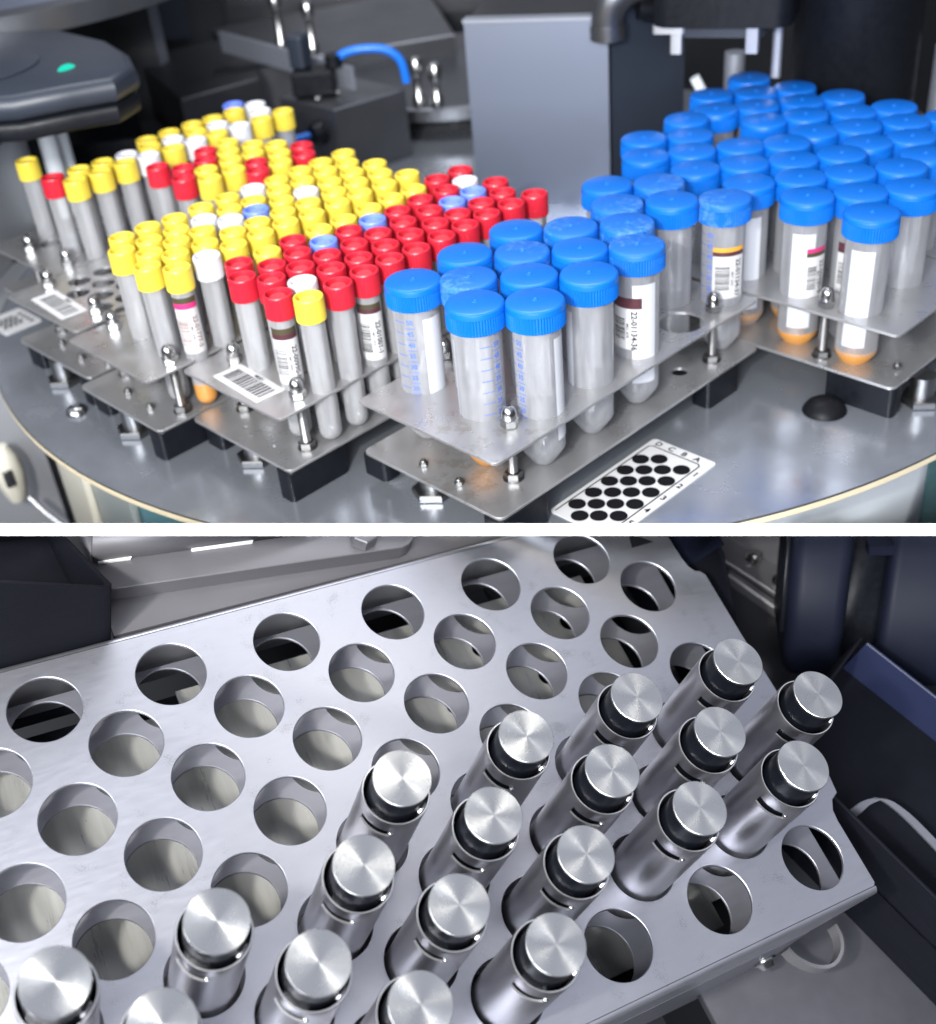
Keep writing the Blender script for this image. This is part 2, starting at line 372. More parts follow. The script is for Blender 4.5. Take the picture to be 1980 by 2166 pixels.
# ------------------------------------------------------------------ racks
def acorn(mb, r=5.6):
    mb.prism(ngon(0, 0, r, 6, .4), 0, 5.2, b=.5)
    mb.lathe([(r * .84, 5.2), (r * .84, 8.2), (r * .76, 10.6), (r * .56, 12.6), (r * .3, 13.7), (0, 14)], 24)
    return mb
MESH = {}
MESH['acorn'] = mesh('cap_nut', acorn(MB_()), 'chrome', ang=25)
hx = MB_(); hx.prism(ngon(0, 0, 5.8, 6, .2), 0, 4.6, b=.5); hx.lathe([(6.6, 0), (6.6, -.0), (6.6, .5), (5, .5)], 24)
MESH['hexnut'] = mesh('hex_nut', hx, 'dull', ang=25)
def thread(z0, z1, r=3.1):
    mb = MB_(); pr = []; z = z0
    while z < z1: pr += [(r, z), (r - .38, z + .5)]; z += 1.0
    mb.lathe([(0, z0)] + pr + [(0, z1)], 16); return mb
MESH['rod'] = mesh('threaded_rod', thread(0, 36), 'thread', ang=60)
sb = MB_(); sb.prism(ngon(0, 0, 3.0, 6, .3), 0, 2.6, b=.3); sb.lathe([(2.2, 2.6), (2.2, 3.6), (1.7, 4.2), (1.2, 4.2), (1, 3.4), (0, 3.4)], 16)
MESH['bolt'] = mesh('small_bolt', sb, 'dull', ang=25)
po = MB_(); po.lathe([(0, 20.4), (8.2, 20.4), (8.2, 18), (8.2, 0), (0, 0)], 28)
MESH['post'] = mesh('levelling_post', po, 'dull')
pr_ = MB_(); pr_.lathe([(8.35, 17.6), (8.35, 15.6), (8.0, 15.6)], 28); MESH['postring'] = mesh('yellow_ring', pr_, 'yellow')
pn = MB_(); pn.prism(ngon(0, 0, 14, 6, .15), 0, 5.0, b=.8); MESH['postnut'] = mesh('levelling_nut', pn, 'dull', ang=25)
def barcode_flat(mb, x0, x1, y0, y1, z, mi, seed, along='x', dens=46):
    rnd = random.Random(seed); x = x0
    w = (x1 - x0) / dens
    while x < x1:
        b = w * rnd.choice((.5, .5, 1, 1.5)); g = w * rnd.choice((.6, .6, 1, 1.4))
        if x + b > x1: break
        mb.add([(x, y0, z), (x + b, y0, z), (x + b, y1, z), (x, y1, z)], [(0, 1, 2, 3)], mi); x += b + g
def rack(label, x0, x1, y0, y1, holes, studs, bolts, feet, posts=(), base_holes=(), pinholes=()):
    r = thing('tube_rack', label, 'tube rack', (x0, y0, TZ), 'steel tube racks standing on the carousel table')
    O = (-x0, -y0, -TZ)
    def ob(n, me, p=r, loc=(0, 0, 0)): return obj(n, me, None, p, (loc[0] + O[0], loc[1] + O[1], loc[2] + O[2]))
    me = sheet(rrect(x0, x1, y0, y1, 4), [(h[0], h[1], h[2]) for h in holes], -73, -71.2, .3); me.materials.append(M['rack']); up_ = ob('upper_plate', me)
    me = sheet(rrect(x0 - 1, x1 + 3, y0 - 1.5, y1 + 1, 5), list(base_holes) + [(p[0], p[1], 1.3) for p in pinholes], -110, -108.2, .3, 32); me.materials.append(M['rack']); ob('base_plate', me)
    for sx, sy in studs:
        k = ob('stud', MESH['rod'], r, (sx, sy, -108))
        for n, me, z in (('cap_nut', MESH['acorn'], 36.9), ('hex_nut', MESH['hexnut'], 0)):
            c = obj(n, me, None, k, (0, 0, z))
    for sx, sy in bolts: ob('small_bolt', MESH['bolt'], r, (sx, sy, -108.2))
    for fx0, fx1, fy0, fy1, z0 in feet:
        mb = MB_().prism(rrect(fx0, fx1, fy0, fy1, 3.5, 5), z0, -110.1); me = mesh('foot', mb, 'black'); ob('foot', cut(me, True) if z0 < -120 else me)
    for px, py in posts:
        k = ob('levelling_post', MESH['post'], r, (px, py, TZ)); 
        if (px, py) == (-92, 179): obj('yellow_ring', MESH['postring'], None, k)
        obj('levelling_nut', MESH['postnut'], None, k)
    return r, ob
bl = lambda c, s: (46 * (s - (.49 if c % 2 else 0)), 26.5 * c)
rl = lambda c, s: (-64.6 + 22.2 * (s - (.5 if c % 2 else 0)) + 1.6 * c, 127.3 + 19.8 * c - .3 * s)
yl = lambda c, s: (-86.9 + 22.3 * (s - (.5 if c % 2 else 0)) + 1.5 * c, 235.4 + 19.5 * c - .4 * s)
ml = lambda c, s: (-77.6 + 22.3 * (s - (.5 if c % 2 else 0)) + 1.5 * c, 341 + 19.5 * c - .4 * s)
fl_ = lambda c, s: ((-36 if c % 2 == 0 else -45) + 22 * s, 453 + 19.8 * c - 1.1 * s)
def ra(k, s): y = (-89 if k % 2 == 0 else -65.5) + 46.2 * s; return (226.8 + 26.3 * k + .055 * y, y + 6.5)
def rb(k, s): y = (-67.5 if k % 2 == 0 else -43) + 45.2 * s; return (336.5 + 26.5 * k + .06 * y, y + 6.5)
r1, ob1 = rack('steel rack nearest the camera holding large blue-capped tubes', -62, 195.5, -21.5, 98, [(*bl(0, 3), 15.2), (*bl(3, 3), 15.2)], [(-26.5, 1), (164, -7.6), (11, 94)], [(-50.6, 55), (-51.7, 22.5)],
     [(-65, -22, -24, -9, TZ), (-64, -50, 78, 99.5, -124), (140, 176, -23.5, -8, TZ)], [(-46, 54)], [(*bl(0, 3), 5.4)])
r2, ob2 = rack('steel rack of mostly red-capped tubes with a barcode sticker on its corner', -107, 160, 118.8, 225, [], [(-82, 131.5), (-77, 205.5)], [],
     [(-110, -62, 116.5, 131, TZ), (-101, -78, 206, 226, TZ)], [(-92, 179)], (), [(-92.2, 185.7), (-95.5, 150.2)])
r3, ob3 = rack('steel rack packed with mostly yellow-capped tubes', -131.5, 138, 230, 333, [], [(-105.5, 240), (-100, 320.6)], [(-116, 293.4), (-118.3, 260.7)],
     [(-134, -86, 227.5, 243, TZ), (-125, -100, 314, 334.5, TZ)], [(-124, 280)])
hs = [(*ml(c, s), 8.9) for c in range(5) for s in range(4)]
r4, ob4 = rack('half empty steel rack with bare round holes and a barcode sticker', -121.5, 150, 340, 444, hs, [(-91, 430), (-94, 355)], [(-105.6, 405), (-109, 370.3), (-101, 345)],
     [(-124, -76, 338, 352, TZ), (-118, -92, 424, 446, TZ)], [(-117, 392)], [(h[0], h[1], 4.5) for h in hs[:12]])
hs = [(*fl_(c, s), 8.9) for c in range(2, 5) for s in range(4) if (c, s) != (4, 0)]
r5, ob5 = rack('farthest left steel rack of mixed tubes below the scanner housing', -80, 190, 447, 552, hs, [(-63.5, 511), (-60, 455.5)], [], [(-82, -40, 445, 458, TZ)])
r6, ob6 = rack('steel rack of blue-capped tubes set crosswise behind the black dome', 200.5, 318, -122, 146, [], [(212, -63.5)], [(225, -112)], [(200, 214, -124, -74, TZ), (208, 220, 40, 60, TZ)], [(232, -128)])
r7, ob7 = rack('rearmost steel rack of blue-capped tubes by the gripper', 322, 432, -101, 166, [], [(324, -90)], [], [(315, 330, -102, -60, TZ)])
# barcode stickers on two upper plates
def sticker(obf, cx, cy, w, h, rot, s, seed, label):
    mb = MB_(); mb.prism(rrect(-w / 2, w / 2, -h / 2, h / 2, 1.2, 3), -.0, .22, 0)
    barcode_flat(mb, -w * .42, w * .42, -h * .28, h * .30, .30, 1, seed)
    mb.tri(text(s, h * .19), 1, lambda x, y: (x, -h * .385 + y, .30))
    o = obf('barcode_sticker', mesh('barcode_sticker', mb, ['paper', 'ink'], smooth=False, recalc=False)); o.location += Vector((cx * S, cy * S, -71.1 * S)); o.rotation_euler[2] = rot
    o['label'] = label; return o
sticker(ob2, -90.3, 172.8, 53, 22, math.radians(-94) + PI, '10086', 3, 'white barcode sticker reading 10086')
sticker(ob4, -104.5, 392.5, 54, 21, math.radians(-94) + PI, '10088', 5, 'white barcode sticker')

# ------------------------------------------------------------------ tube meshes (origin on the tube axis, z = 0 at the cap top)
def cap_small():
    mb = MB_(); p = [(8.5, -15.5), (8.9, -15.2), (8.95, -14.6), (9.0, -2.4), (8.95, -1.0), (8.65, -.2), (8.2, 0), (7.6, 0), (7.3, -.35), (7.0, -3.6), (4.9, -3.8), (4.7, -2.2), (4.3, -1.9), (1.0, -1.95), (.8, -1.7), (0, -1.65)]
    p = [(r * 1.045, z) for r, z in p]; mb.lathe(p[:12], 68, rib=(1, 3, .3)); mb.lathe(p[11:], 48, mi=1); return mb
def cap_big():
    mb = MB_(); p = [(15.4, -14.3), (17.0, -14.3), (17.25, -13.9), (17.25, -4.6), (17.2, -4.2), (17.15, -3.9), (17.1, -2.4), (16.8, -1.2), (16.1, -.4), (15.0, 0), (1.9, 0), (1.6, .35), (1.1, .35), (.8, -.1), (0, -.15)]
    p = [(r * 1.016, z) for r, z in p]; mb.lathe(p, 128, rib=(2, 3, .5)); return mb
small = MB_(); pr = [(7.0, -14.5), (7.75, -14.8), (7.65, -60), (7.5, -94)] + [(7.5 * math.cos(a), -94 - 7.3 * math.sin(a)) for a in [k * PI / 16 for k in range(1, 8)]] + [(0, -101.3)]
small.lathe(pr, 40)
big = MB_(); big.lathe([(13.6, -13.5), (14.3, -13.9), (14.2, -40), (14.0, -95), (13.7, -97), (7.3, -107), (6.2, -108), (0, -108.2)], 56)
BR = (14.15)
for c in ('yellow', 'red', 'violet', 'white'): MESH['cap_' + c] = mesh('screw_cap', cap_small(), [c, c + '_in_lit'], ang=25)
for c in ('blue', 'dusty'): MESH['cap_' + c] = mesh('screw_cap', cap_big(), c, ang=22)
MESH['small'] = mesh('tube_body', small, 'tube', ang=60); MESH['big'] = mesh('tube_body', big, 'bigtube', ang=60)
def liquid_small(z1):
    mb = MB_(); mb.lathe([(0, z1), (7.2, z1), (7.62, z1 - .4), (7.58, -94)] + [(7.58 * math.cos(a), -94 - 7.4 * math.sin(a)) for a in [k * PI / 12 for k in range(1, 6)]] + [(0, -101.45)], 28); return mb
def liquid_big(z1):
    mb = MB_(); r = 7.38 + (z1 + 107) * .64
    mb.lathe([(0, z1), (13.8, z1), (14.12, z1 - .4), (13.82, -97), (7.38, -107.05), (6.25, -108.08), (0, -108.28)], 28); return mb
MESH['liq_small'] = mesh('specimen', liquid_small(-84), 'amber'); MESH['liq_big'] = mesh('specimen', liquid_big(-93.5), 'amber'); MESH['liq_pink'] = mesh('specimen', liquid_big(-95), 'pink')
pm = MB_(); patch(pm, BR + .18, -31, 31, -88.5, -21, 0); MESH['panel'] = mesh('writing_field', pm, 'panel', recalc=False)
def gradu():
    mb = MB_()
    for k in range(18):
        z = -22.5 - k * 3.7
        if k % 2 == 0:
            patch(mb, BR + .2, -30, 0, z - .25, z + .25, 0, 6); tm = text(str(50 - (k // 2) * 5), 4.4)
            mb.tri(tm, 0, lambda x, y: ((BR + .22) * math.cos(math.radians(14) + x / BR), (BR + .22) * math.sin(math.radians(14) + x / BR), z + y))
        else: patch(mb, BR + .2, 2, 27, z - .22, z + .22, 0, 6)
    return mb
MESH['scale'] = mesh('graduation_scale', gradu(), 'blueink', recalc=False, smooth=False)
def tube_label(r, a0, a1, zt, zb, zbot, num, ink, seed, bands=('bandolive', 'band'), barfrac=.5, tsize=5.0):
    """wrapped paper label: colour band on top, horizontal barcode, number reading downwards"""
    mb = MB_(); mats = ['paper', bands[0], bands[1], ink, 'greyink']
    patch(mb, r + .15, a0, a1, zbot, zt - .2, 0, 20)
    zm = (zt + zb) / 2; patch(mb, r + .22, a0, a1, zm, zt, 1, 20); patch(mb, r + .22, a0, a1, zb, zm - .01, 2, 20)
    rnd = random.Random(seed); z = zb - 7; b0 = a0 + (a1 - a0) * .08; b1 = a0 + (a1 - a0) * barfrac
    while z > zbot + 6:
        h = rnd.choice((.28, .28, .5, .8)); patch(mb, r + .22, b0, b1, z - h, z, 3, 8); z -= h + rnd.choice((.3, .4, .6))
    am = math.radians(a0 + (a1 - a0) * (barfrac + .27)); zc_ = (zb + zbot) / 2 - 1
    rr = r + .24
    mb.tri(text(num, tsize), 3, lambda x, y: (rr * math.cos(am + y / r), rr * math.sin(am + y / r), zc_ - x))
    a2 = math.radians(a0 + (a1 - a0) * (barfrac + .08)); mb.tri(text('MKT. 2078', tsize * .42), 4, lambda x, y: (rr * math.cos(a2 + y / r), rr * math.sin(a2 + y / r), zc_ - x))
    return mesh('paper_label', mb, mats, recalc=False, smooth=False)
def to_cam(x, y): return math.atan2(CAM.y - y, CAM.x - x)

COLW = {'yellow': 'yellow-capped', 'red': 'red-capped', 'violet': 'periwinkle-capped', 'white': 'white-capped', 'blue': 'blue-capped', 'dusty': 'scuffed blue-capped'}
def make_small(pos, color, label, group, z=-7, extra=None, liquid=False):
    t = thing('sample_tube', label, 'tube', (pos[0], pos[1], -108.2), group)
    ro = random.uniform(0, 6.28)
    off = z + 108.2 + random.uniform(-.5, .5)
    tx, ty = random.gauss(0, .006), random.gauss(0, .006)
    t.rotation_euler = (tx, ty, 0)
    b = obj('tube_body', MESH['small'], None, t, (0, 0, off), ro); obj('screw_cap', MESH['cap_' + color], None, t, (0, 0, off), ro)
    if extra: obj('paper_label', extra, None, t, (0, 0, 108.2), to_cam(*pos))
    if liquid: obj('specimen', MESH['liq_small'], None, t, (0, 0, off))
    return t
def make_big(pos, color, label, group, zo=0, extra=None, liquid=None, panel=None, scale=None):
    t = thing('centrifuge_tube', label, 'tube', (pos[0], pos[1], -108.2 + zo), group)
    ro = random.uniform(0, 6.28); off = 108.2 + random.uniform(-.4, .6)
    t.rotation_euler = (random.gauss(0, .005), random.gauss(0, .005), 0)
    b = obj('tube_body', MESH['big'], None, t, (0, 0, off), ro); obj('screw_cap', MESH['cap_' + color], None, t, (0, 0, off), ro)
    a = to_cam(*pos)
    if panel is not None: obj('writing_field', MESH['panel'], None, t, (0, 0, 108.2), a + math.radians(panel))
    if scale is not None: obj('graduation_scale', MESH['scale'], None, t, (0, 0, 108.2), a + math.radians(scale))
    if extra: obj('paper_label', extra, None, t, (0, 0, 108.2), a)
    if liquid: obj('specimen', MESH[liquid], None, t, (0, 0, 108.2))
    return t
CN = ['rightmost', 'second', 'middle', 'fourth', 'leftmost']
def colname(c): return {0: 'rightmost column', 1: 'second column from the right', 2: 'middle column', 3: 'second column from the left', 4: 'leftmost column'}[c]
Y, R_, V, W_ = 'yellow', 'red', 'violet', 'white'
LS = {('y', 0, 0): tube_label(7.75, -78, 62, -26.4, -34.5, -66.8, '22-01777-5', 'brownink', 1, ('bandolive', 'magenta')),
      ('r', 1, 0): tube_label(7.75, -80, 66, -28, -35.5, -66.5, '22-00990-0', 'greyink', 2),
      ('r', 0, 2): tube_label(7.75, -80, 62, -26.9, -33.5, -66.3, '22-01001-1', 'ink', 3)}
LSN = {('y', 0, 0): 'yellow-capped tube with faded label 22-01777-5, front corner of the yellow rack', ('r', 1, 0): 'red-capped tube at the very front with label 22-00990-0',
       ('r', 0, 2): 'red-capped tube with label 22-01001-1 beside the blue caps'}
def fill(key, lat, cols, rackname, group, z=-7):
    for c, row in enumerate(cols):
        present = [s for s, k in enumerate(row) if k]
        for n, s in enumerate(present):
            k = row[s]; pos = lat(c, s)
            lab = LSN.get((key, c, s)) or ('%s tube, %s from the front in the %s, %s' % (COLW[k], ordn(n), colname(c), rackname))
            make_small(pos, k, lab, group, z, LS.get((key, c, s)), liquid=((key, c, s) in (('y', 0, 0), ('r', 4, 0), ('m', 0, 6))))
yc = [[Y] * 10 for _ in range(5)]
for c, s, k in ((0, 1, W_), (2, 3, W_), (3, 3, W_), (4, 5, W_), (2, 6, W_), (2, 4, V)): yc[c][s] = k
fill('y', yl, yc, 'yellow rack', 'tubes in the yellow rack')
rc = [[R_] * 10 for _ in range(5)]
for c, s, k in ((0, 0, Y), (1, 1, W_), (2, 7, V), (2, 8, V), (3, 3, V), (3, 5, V), (3, 9, W_), (4, 1, Y), (4, 3, Y), (4, 4, Y), (4, 5, Y), (4, 6, Y), (4, 7, Y)): rc[c][s] = k
fill('r', rl, rc, 'red rack', 'tubes in the red rack')
mc = [[None] * 10 for _ in range(5)]
for c, s, k in ((0, 6, R_), (0, 7, Y), (0, 8, R_), (1, 5, Y), (1, 6, Y), (1, 7, R_), (1, 8, Y), (1, 9, R_), (2, 4, R_), (2, 5, Y), (2, 6, Y), (2, 7, Y), (2, 8, Y), (3, 5, R_), (3, 6, R_), (3, 7, Y), (3, 8, Y), (4, 4, R_), (4, 6, R_), (4, 7, Y)): mc[c][s] = k
fill('m', ml, mc, 'half-empty rack', 'tubes in the half empty rack')
fc = [[Y, Y, Y, W_, Y, W_, Y, W_, Y, Y], [R_, Y, Y, W_, Y, W_, Y, W_, None, W_], [None] * 4 + [Y, Y, Y, Y, Y, W_], [None] * 9 + [V], [Y] + [None] * 9]
fill('f', fl_, fc, 'farthest rack', 'tubes in the farthest left rack')
# --- large tubes
bl04 = tube_label(14.3, -26, 62, -30, -36, -66, '22-01134-37', 'greyink', 8, ('orange', 'band'), .52, 5.2)
bl02 = tube_label(14.45, -74, 12, -29.4, -36.5, -64.5, '22-01134-36', 'ink', 9, ('band', 'band'), .5, 5.2)
spec1 = {(0, 0): ('blue', 'front tube at the right corner, clear, blue cap, by the cap nut', dict(panel=72, scale=-62)),
 (1, 0): ('blue', 'foremost blue-capped tube with a blue 50 millilitre scale facing the camera', dict(panel=-104, scale=32, liquid='liq_big')),
 (2, 0): ('dusty', 'scuffed blue-capped tube tucked behind the foremost scale tube', dict(panel=90)),
 (3, 0): ('blue', 'blue-capped tube with white field, leftmost corner of the near blue rack', dict(panel=44, scale=-34, liquid='liq_big')),
 (0, 1): ('blue', 'blue-capped empty tube second along the right edge of the near rack', dict(panel=-78)),
 (1, 1): ('blue', 'blue-capped tube second in the second column of the near blue rack', dict(panel=100)),
 (2, 1): ('dusty', 'heavily scuffed blue cap in the middle of the near rack', dict(panel=100)),
 (3, 1): ('blue', 'blue-capped tube second along the left edge of the near blue rack', dict(panel=60)),
 (0, 2): ('dusty', 'dusty blue-capped tube with label 22-01134-36 and white field', dict(panel=19, extra=bl02)),
 (1, 2): ('blue', 'blue-capped tube third in the second column of the near blue rack', dict(panel=120)),
 (2, 2): ('dusty', 'dusty blue cap third in the third column of the near rack', dict(panel=120)),
 (3, 2): ('blue', 'blue-capped tube third along the left edge beside the red caps', dict(panel=120)),
 (1, 3): ('dusty', 'dusty blue-capped tube just behind the one labelled 22-01134-36', dict(panel=120)),
 (2, 3): ('dusty', 'pale dusty blue cap fourth in the third column of the near rack', dict(panel=120)),
 (0, 4): ('dusty', 'dusty blue-capped tube with a peeling label above the second cap nut', dict(scale=-50, extra=bl04)),
 (1, 4): ('blue', 'blue-capped clear tube beside the empty hole of the near rack', dict(panel=130)),
 (2, 4): ('dusty', 'blue cap with a dirty smear at the back of the near rack', dict(panel=130)),
 (3, 4): ('blue', 'blue-capped tube at the back left corner of the near rack', dict(panel=130))}
for (c, s), (k, lab, kw) in spec1.items(): make_big(bl(c, s), k, lab, 'large tubes in the near blue rack', **kw)
la = tube_label(14.3, 10, 70, -31, -37, -66, '22-00980-5', 'greyink', 12, ('magenta', 'bandolive'), .5, 5.2)
lb_ = tube_label(14.3, -45, 30, -31, -38, -66, '22-00961-8', 'greyink', 13, ('band', 'band'), .5, 5.2)
rowA = ['front', 'second', 'third', 'back']
for k in range(4):
    for s in range(5):
        if (k, s) == (3, 3): continue
        kw = {}
        if k == 0:
            kw = {0: dict(panel=-10, liquid='liq_big'), 1: dict(panel=0, liquid='liq_big', extra=la), 2: dict(panel=10, liquid='liq_big')}.get(s, {})
        if (k, s) == (1, 0): kw = dict(extra=lb_)
        if (k, s) == (1, 1): kw = dict(liquid='liq_big')
        make_big(ra(k, s), 'blue', 'blue-capped tube, %s from the right in the %s row of the crosswise rack' % (ordn(s), rowA[k]), 'large tubes in the crosswise rack', -5, **kw)
for k in range(4):
    for s in range(5):
        if (k, s) == (2, 0): continue
        make_big(rb(k, s), 'blue', 'blue-capped tube, %s from the right in the %s row of the rearmost rack' % (ordn(s), rowA[k]), 'large tubes in the rearmost rack', -5)

# ------------------------------------------------------------------ plates, domes and bolts on the table
def map_plate(x0, x1, y0, y1, label, letters=True, rz=0, at=(0, 0)):
    """white position chart: black spots, letters D C B A, numbers 1 2 3 4"""
    mb = MB_(); mb.prism(rrect(x0, x1, y0, y1, 3, 4), .02, .7, 0)
    z = .92
    def ln(xa, ya, xb, yb, w=.45):
        d = Vector((xb - xa, yb - ya)); n_ = Vector((-d.y, d.x)).normalized() * w
        mb.add([(xa + n_.x, ya + n_.y, z), (xa - n_.x, ya - n_.y, z), (xb - n_.x, yb - n_.y, z), (xb + n_.x, yb + n_.y, z)], [(0, 1, 2, 3)], 1)
    xr = x1 - 8.5; ya, yb = y0 + 6.5, y1 - 3.2
    ln(xr - 2, ya, x0 + 2, ya); ln(xr - 2, yb, x0 + 2, yb); ln(xr, ya + 2, xr, yb - 2); ln(xr, ya + 2, xr - 2, ya); ln(xr, yb - 2, xr - 2, yb)
    for c, (yy, xs) in enumerate(((-53.7, 68.4), (-44.2, 61.3), (-35, 69.9), (-25.8, 62.6))):
        for k in range(6):
            x = xs - 15.75 * k
            if x < x0 + 6: continue
            p = ngon(x, yy - .2 * k * .5, 5.5, 28); mb.add([(a, b, z + .02) for a, b in p], [tuple(range(28))], 1)
    for ch, yy in zip('ABCD', (-54.4, -44.4, -34.3, -24.2)): mb.tri(text(ch, 6.6), 1, lambda x, y: (x1 - 4.6 + y, yy - x, z))
    for k, ch in enumerate('12345'): mb.tri(text(ch, 6.6), 1, lambda x, y: (69.3 - 16.3 * k + y, y0 + 3.0 - x, z))
    me = mesh('position_plate', mb, ['paper', 'ink'], recalc=False, smooth=False)
    return me
me = map_plate(-16, 88.5, -66.8, -17, '')
o = obj('position_chart', cut(me, True, Matrix.Translation((0, 0, TZ * S))), None, None, (0, 0, TZ)); tag(o, 'white chart plate of black spots lettered D C B A on the table', 'chart plate')
mb = MB_(); mb.prism(rrect(-17, 17, -21, 21, 3, 4), .02, .7, 0)
for i in range(4):
    for j in range(5):
        pg = ngon(-11 + 4.6 * i + (2.3 if j % 2 else 0), -9 + 4.4 * j, 1.9, 14); mb.add([(a, b_, .9) for a, b_ in pg], [tuple(range(14))], 1)
for j in range(4): mb.add([(9, -15 + 7 * j, .9), (13, -15 + 7 * j, .9), (13, -11 + 7 * j, .9), (9, -11 + 7 * j, .9)], [(0, 1, 2, 3)], 2)
o = obj('position_chart', mb, ['paper', 'ink', 'greyink'], None, (-90, 530, TZ), smooth=False, recalc=False); tag(o, 'chart plate of small black spots at the far left table edge', 'chart plate')
d_ = MB_(); d_.lathe([(0, 9.2), (4, 8.9), (8, 7.6), (11.5, 5.2), (13.8, 2.2), (14.7, 0)], 40)
o = obj('rubber_dome', d_, 'rubber', None, (185, -84.5, TZ)); tag(o, 'smooth black rubber dome on the grey table top', 'rubber buffer')
d_ = MB_(); d_.lathe([(0, 4.6), (2.4, 4.6), (3.2, 5.2), (5.5, 4.6), (7.4, 2.6), (8.2, 0)], 28)
o = obj('button_bolt', d_, 'chrome', None, (-137, 341.5, TZ)); tag(o, 'single chrome button bolt set in the table by the rim', 'bolt')

# ------------------------------------------------------------------ background machine (soft focus)
def quadbox(pts, z0, z1, b=0): return MB_().prism(ccw(pts), z0, z1, b=b)
t = thing('machine_column', 'tall satin steel column rising behind the red caps', 'machine column', (360, 325, TZ))
def rel(pts, ox, oy): return [(x - ox, y - oy) for x, y in pts]
c4 = [(328, 381), (393.5, 270), (442, 213), (480, 320), (400, 440)]
o = obj('front_sheet', quadbox(rel([(327, 380), (392.5, 269), (396, 271), (331, 382)], 360, 325), 0, 166), 'steelpost', t)
o = obj('body', quadbox(rel([(332, 383), (396.8, 271.5), (470, 300), (415, 440)], 360, 325), 0, 164), 'darksteel', t)
o = obj('side_sheet', quadbox(rel([(396.5, 268), (462, 238), (475, 299), (397.5, 271)], 360, 325), 0, 330), 'navy', t)
o = obj('top_lip', quadbox(rel([(325, 379.5), (392, 266.5), (404, 273), (337, 386)], 360, 325), 166.2, 169), 'lightsteel', t)
for k, (px, py, pz) in enumerate(((372, 250, 178),)):
    mb = MB_(); mb.tube(smooth_path([(384, 262, 138), (384, 261, 152), (388, 255, 164), (400, 242, 172), (430, 214, 176)], 5), 14, 24); mb.tube([(384, 262, 130), (384, 262, 142)], 15.2, 24)
    o = obj('elbow_duct', mb, 'midsteel', None, (0, 0, -108)); tag(o, 'grey elbow duct bending round the top of the steel column', 'duct')
mb = MB_(); mb.tube([(398, 240, 46), (420, 222, 40), (440, 214, 52), (452, 214, 75), (455, 216, 120)], 9, 14)
o = obj('black_cable', mb, 'black', None, (0, 0, 0)); tag(o, 'thick black cable looping beside the elbow duct', 'cable')
# gripper above the rear blue caps
g = thing('gripper_head', 'black robot gripper hanging over the rear blue caps', 'gripper', (405, 165, 40))
ax = Vector((431 - 384, 109 - 209)).normalized(); ay = Vector((-ax.y, ax.x))
def gp(u, v): return (ax.x * u + ay.x * v, ax.y * u + ay.y * v)
def gbox(u0, u1, v0, v1, z0, z1, b=0): return MB_().prism(ccw([gp(*p) for p in rrect(u0, u1, v0, v1, max(b, .5), 5)]), z0, z1)
obj('body', gbox(-48, 62, -30, 40, 4, 150, 14), 'black', g)
obj('lower_body', gbox(-34, 40, -20, 26, -6, 4, 5), 'navy', g)
obj('foot_pad', gbox(-48, -22, -24, -4, -2.4, 3.8, 3), 'bracket', g)
for u in (-33,): obj('finger', gbox(u, u + 9, -24, -15, -18, -2.6, 1), 'bracket', g)
for u in (27,): obj('finger', gbox(u, u + 10, -24, -14, -17, 3.8, 1), 'lightsteel', g)
obj('side_rod', gbox(44, 52, 8, 16, -45, 3.8, 3), 'lightsteel', g)
mb = MB_(); mb.tube([(400, 182, -4), (414, 168, -40), (420, 160, -52)], 4.5, 12)
o = obj('sensor_lead', mb, 'palewhite'); tag(o, 'pale sensor lead dropping from the gripper towards the caps', 'lead')
mb = MB_().lathe([(0, 26), (6.5, 26), (6.5, 0), (0, 0)], 20); o = obj('yellow_cap_end', mb, 'yellow', None, (404, 158, -48)); tag(o, 'small yellow end piece at the left of the rearmost blue cap', 'end piece')
t = thing('motor_housing', 'dark cylindrical motor housing at the upper right', 'motor', (515, 100, -70))
mb = MB_().lathe([(0, 300), (52, 300), (52, 20), (48, 14), (0, 14)], 48); obj('can', mb, 'black', t)
mb = MB_().lathe([(0, 13.8), (62, 13.8), (66, 10), (66, 0), (0, 0)], 48); obj('flange', mb, 'midsteel', t)
for k, (x, y, h) in enumerate(((470, 190, 130), (600, 60, 120))):
    mb = MB_().lathe([(0, h), (9, h), (9, 0), (0, 0)], 20); o = obj('guide_rod', mb, 'lightsteel', None, (x, y, -131)); tag(o, ('steel guide rod left of the dark motor housing', 'steel guide rod right of the dark motor housing')[k], 'rod')
mb = MB_().tube([(560, 10, 10), (640, -30, 0), (700, 20, 40), (740, 80, 120)], 14, 16); o = obj('curved_hose', mb, 'charcoal'); tag(o, 'dark curved hose at the far right behind the blue caps', 'hose')
# steel boxes behind the yellow caps
t = thing('steel_box', 'grey steel valve box behind the yellow caps with a cable gland', 'valve box', (299, 549, TZ))
P2 = [(299, 549), (297, 636), (390, 640), (385, 536)]
obj('body', quadbox(rel(P2, 299, 549), 0, 71, b=1.2), 'midsteel', t)
gl_ = MB_().lathe([(0, 12), (9, 12), (11, 9), (13, 0), (0, 0)], 24); o = obj('gland', gl_, 'black', t, (0, 26, 44)); o.rotation_euler = (0, -PI / 2, 0)
fit = thing('air_fitting', 'black pneumatic fitting on top of the grey valve box', 'air fitting', (322, 604, -58))
obj('valve_body', MB_().box(-22, 22, -16, 16, 0, 26, b=3), 'black', fit, rz=-.8); obj('knob', MB_().lathe([(0, 12), (9, 12), (9, 0), (0, 0)], 20), 'black', fit, (16, -16, 26)); obj('elbow', MB_().box(-9, 9, -9, 9, 0, 34, b=3), 'navy', fit, (-6, 10, 26), .3)
for dx, dy in ((-14, -20), (10, -22)): obj('screw', MB_().lathe([(0, 3), (3, 2), (4, 0)], 12), 'chrome', fit, (dx, dy, 2))
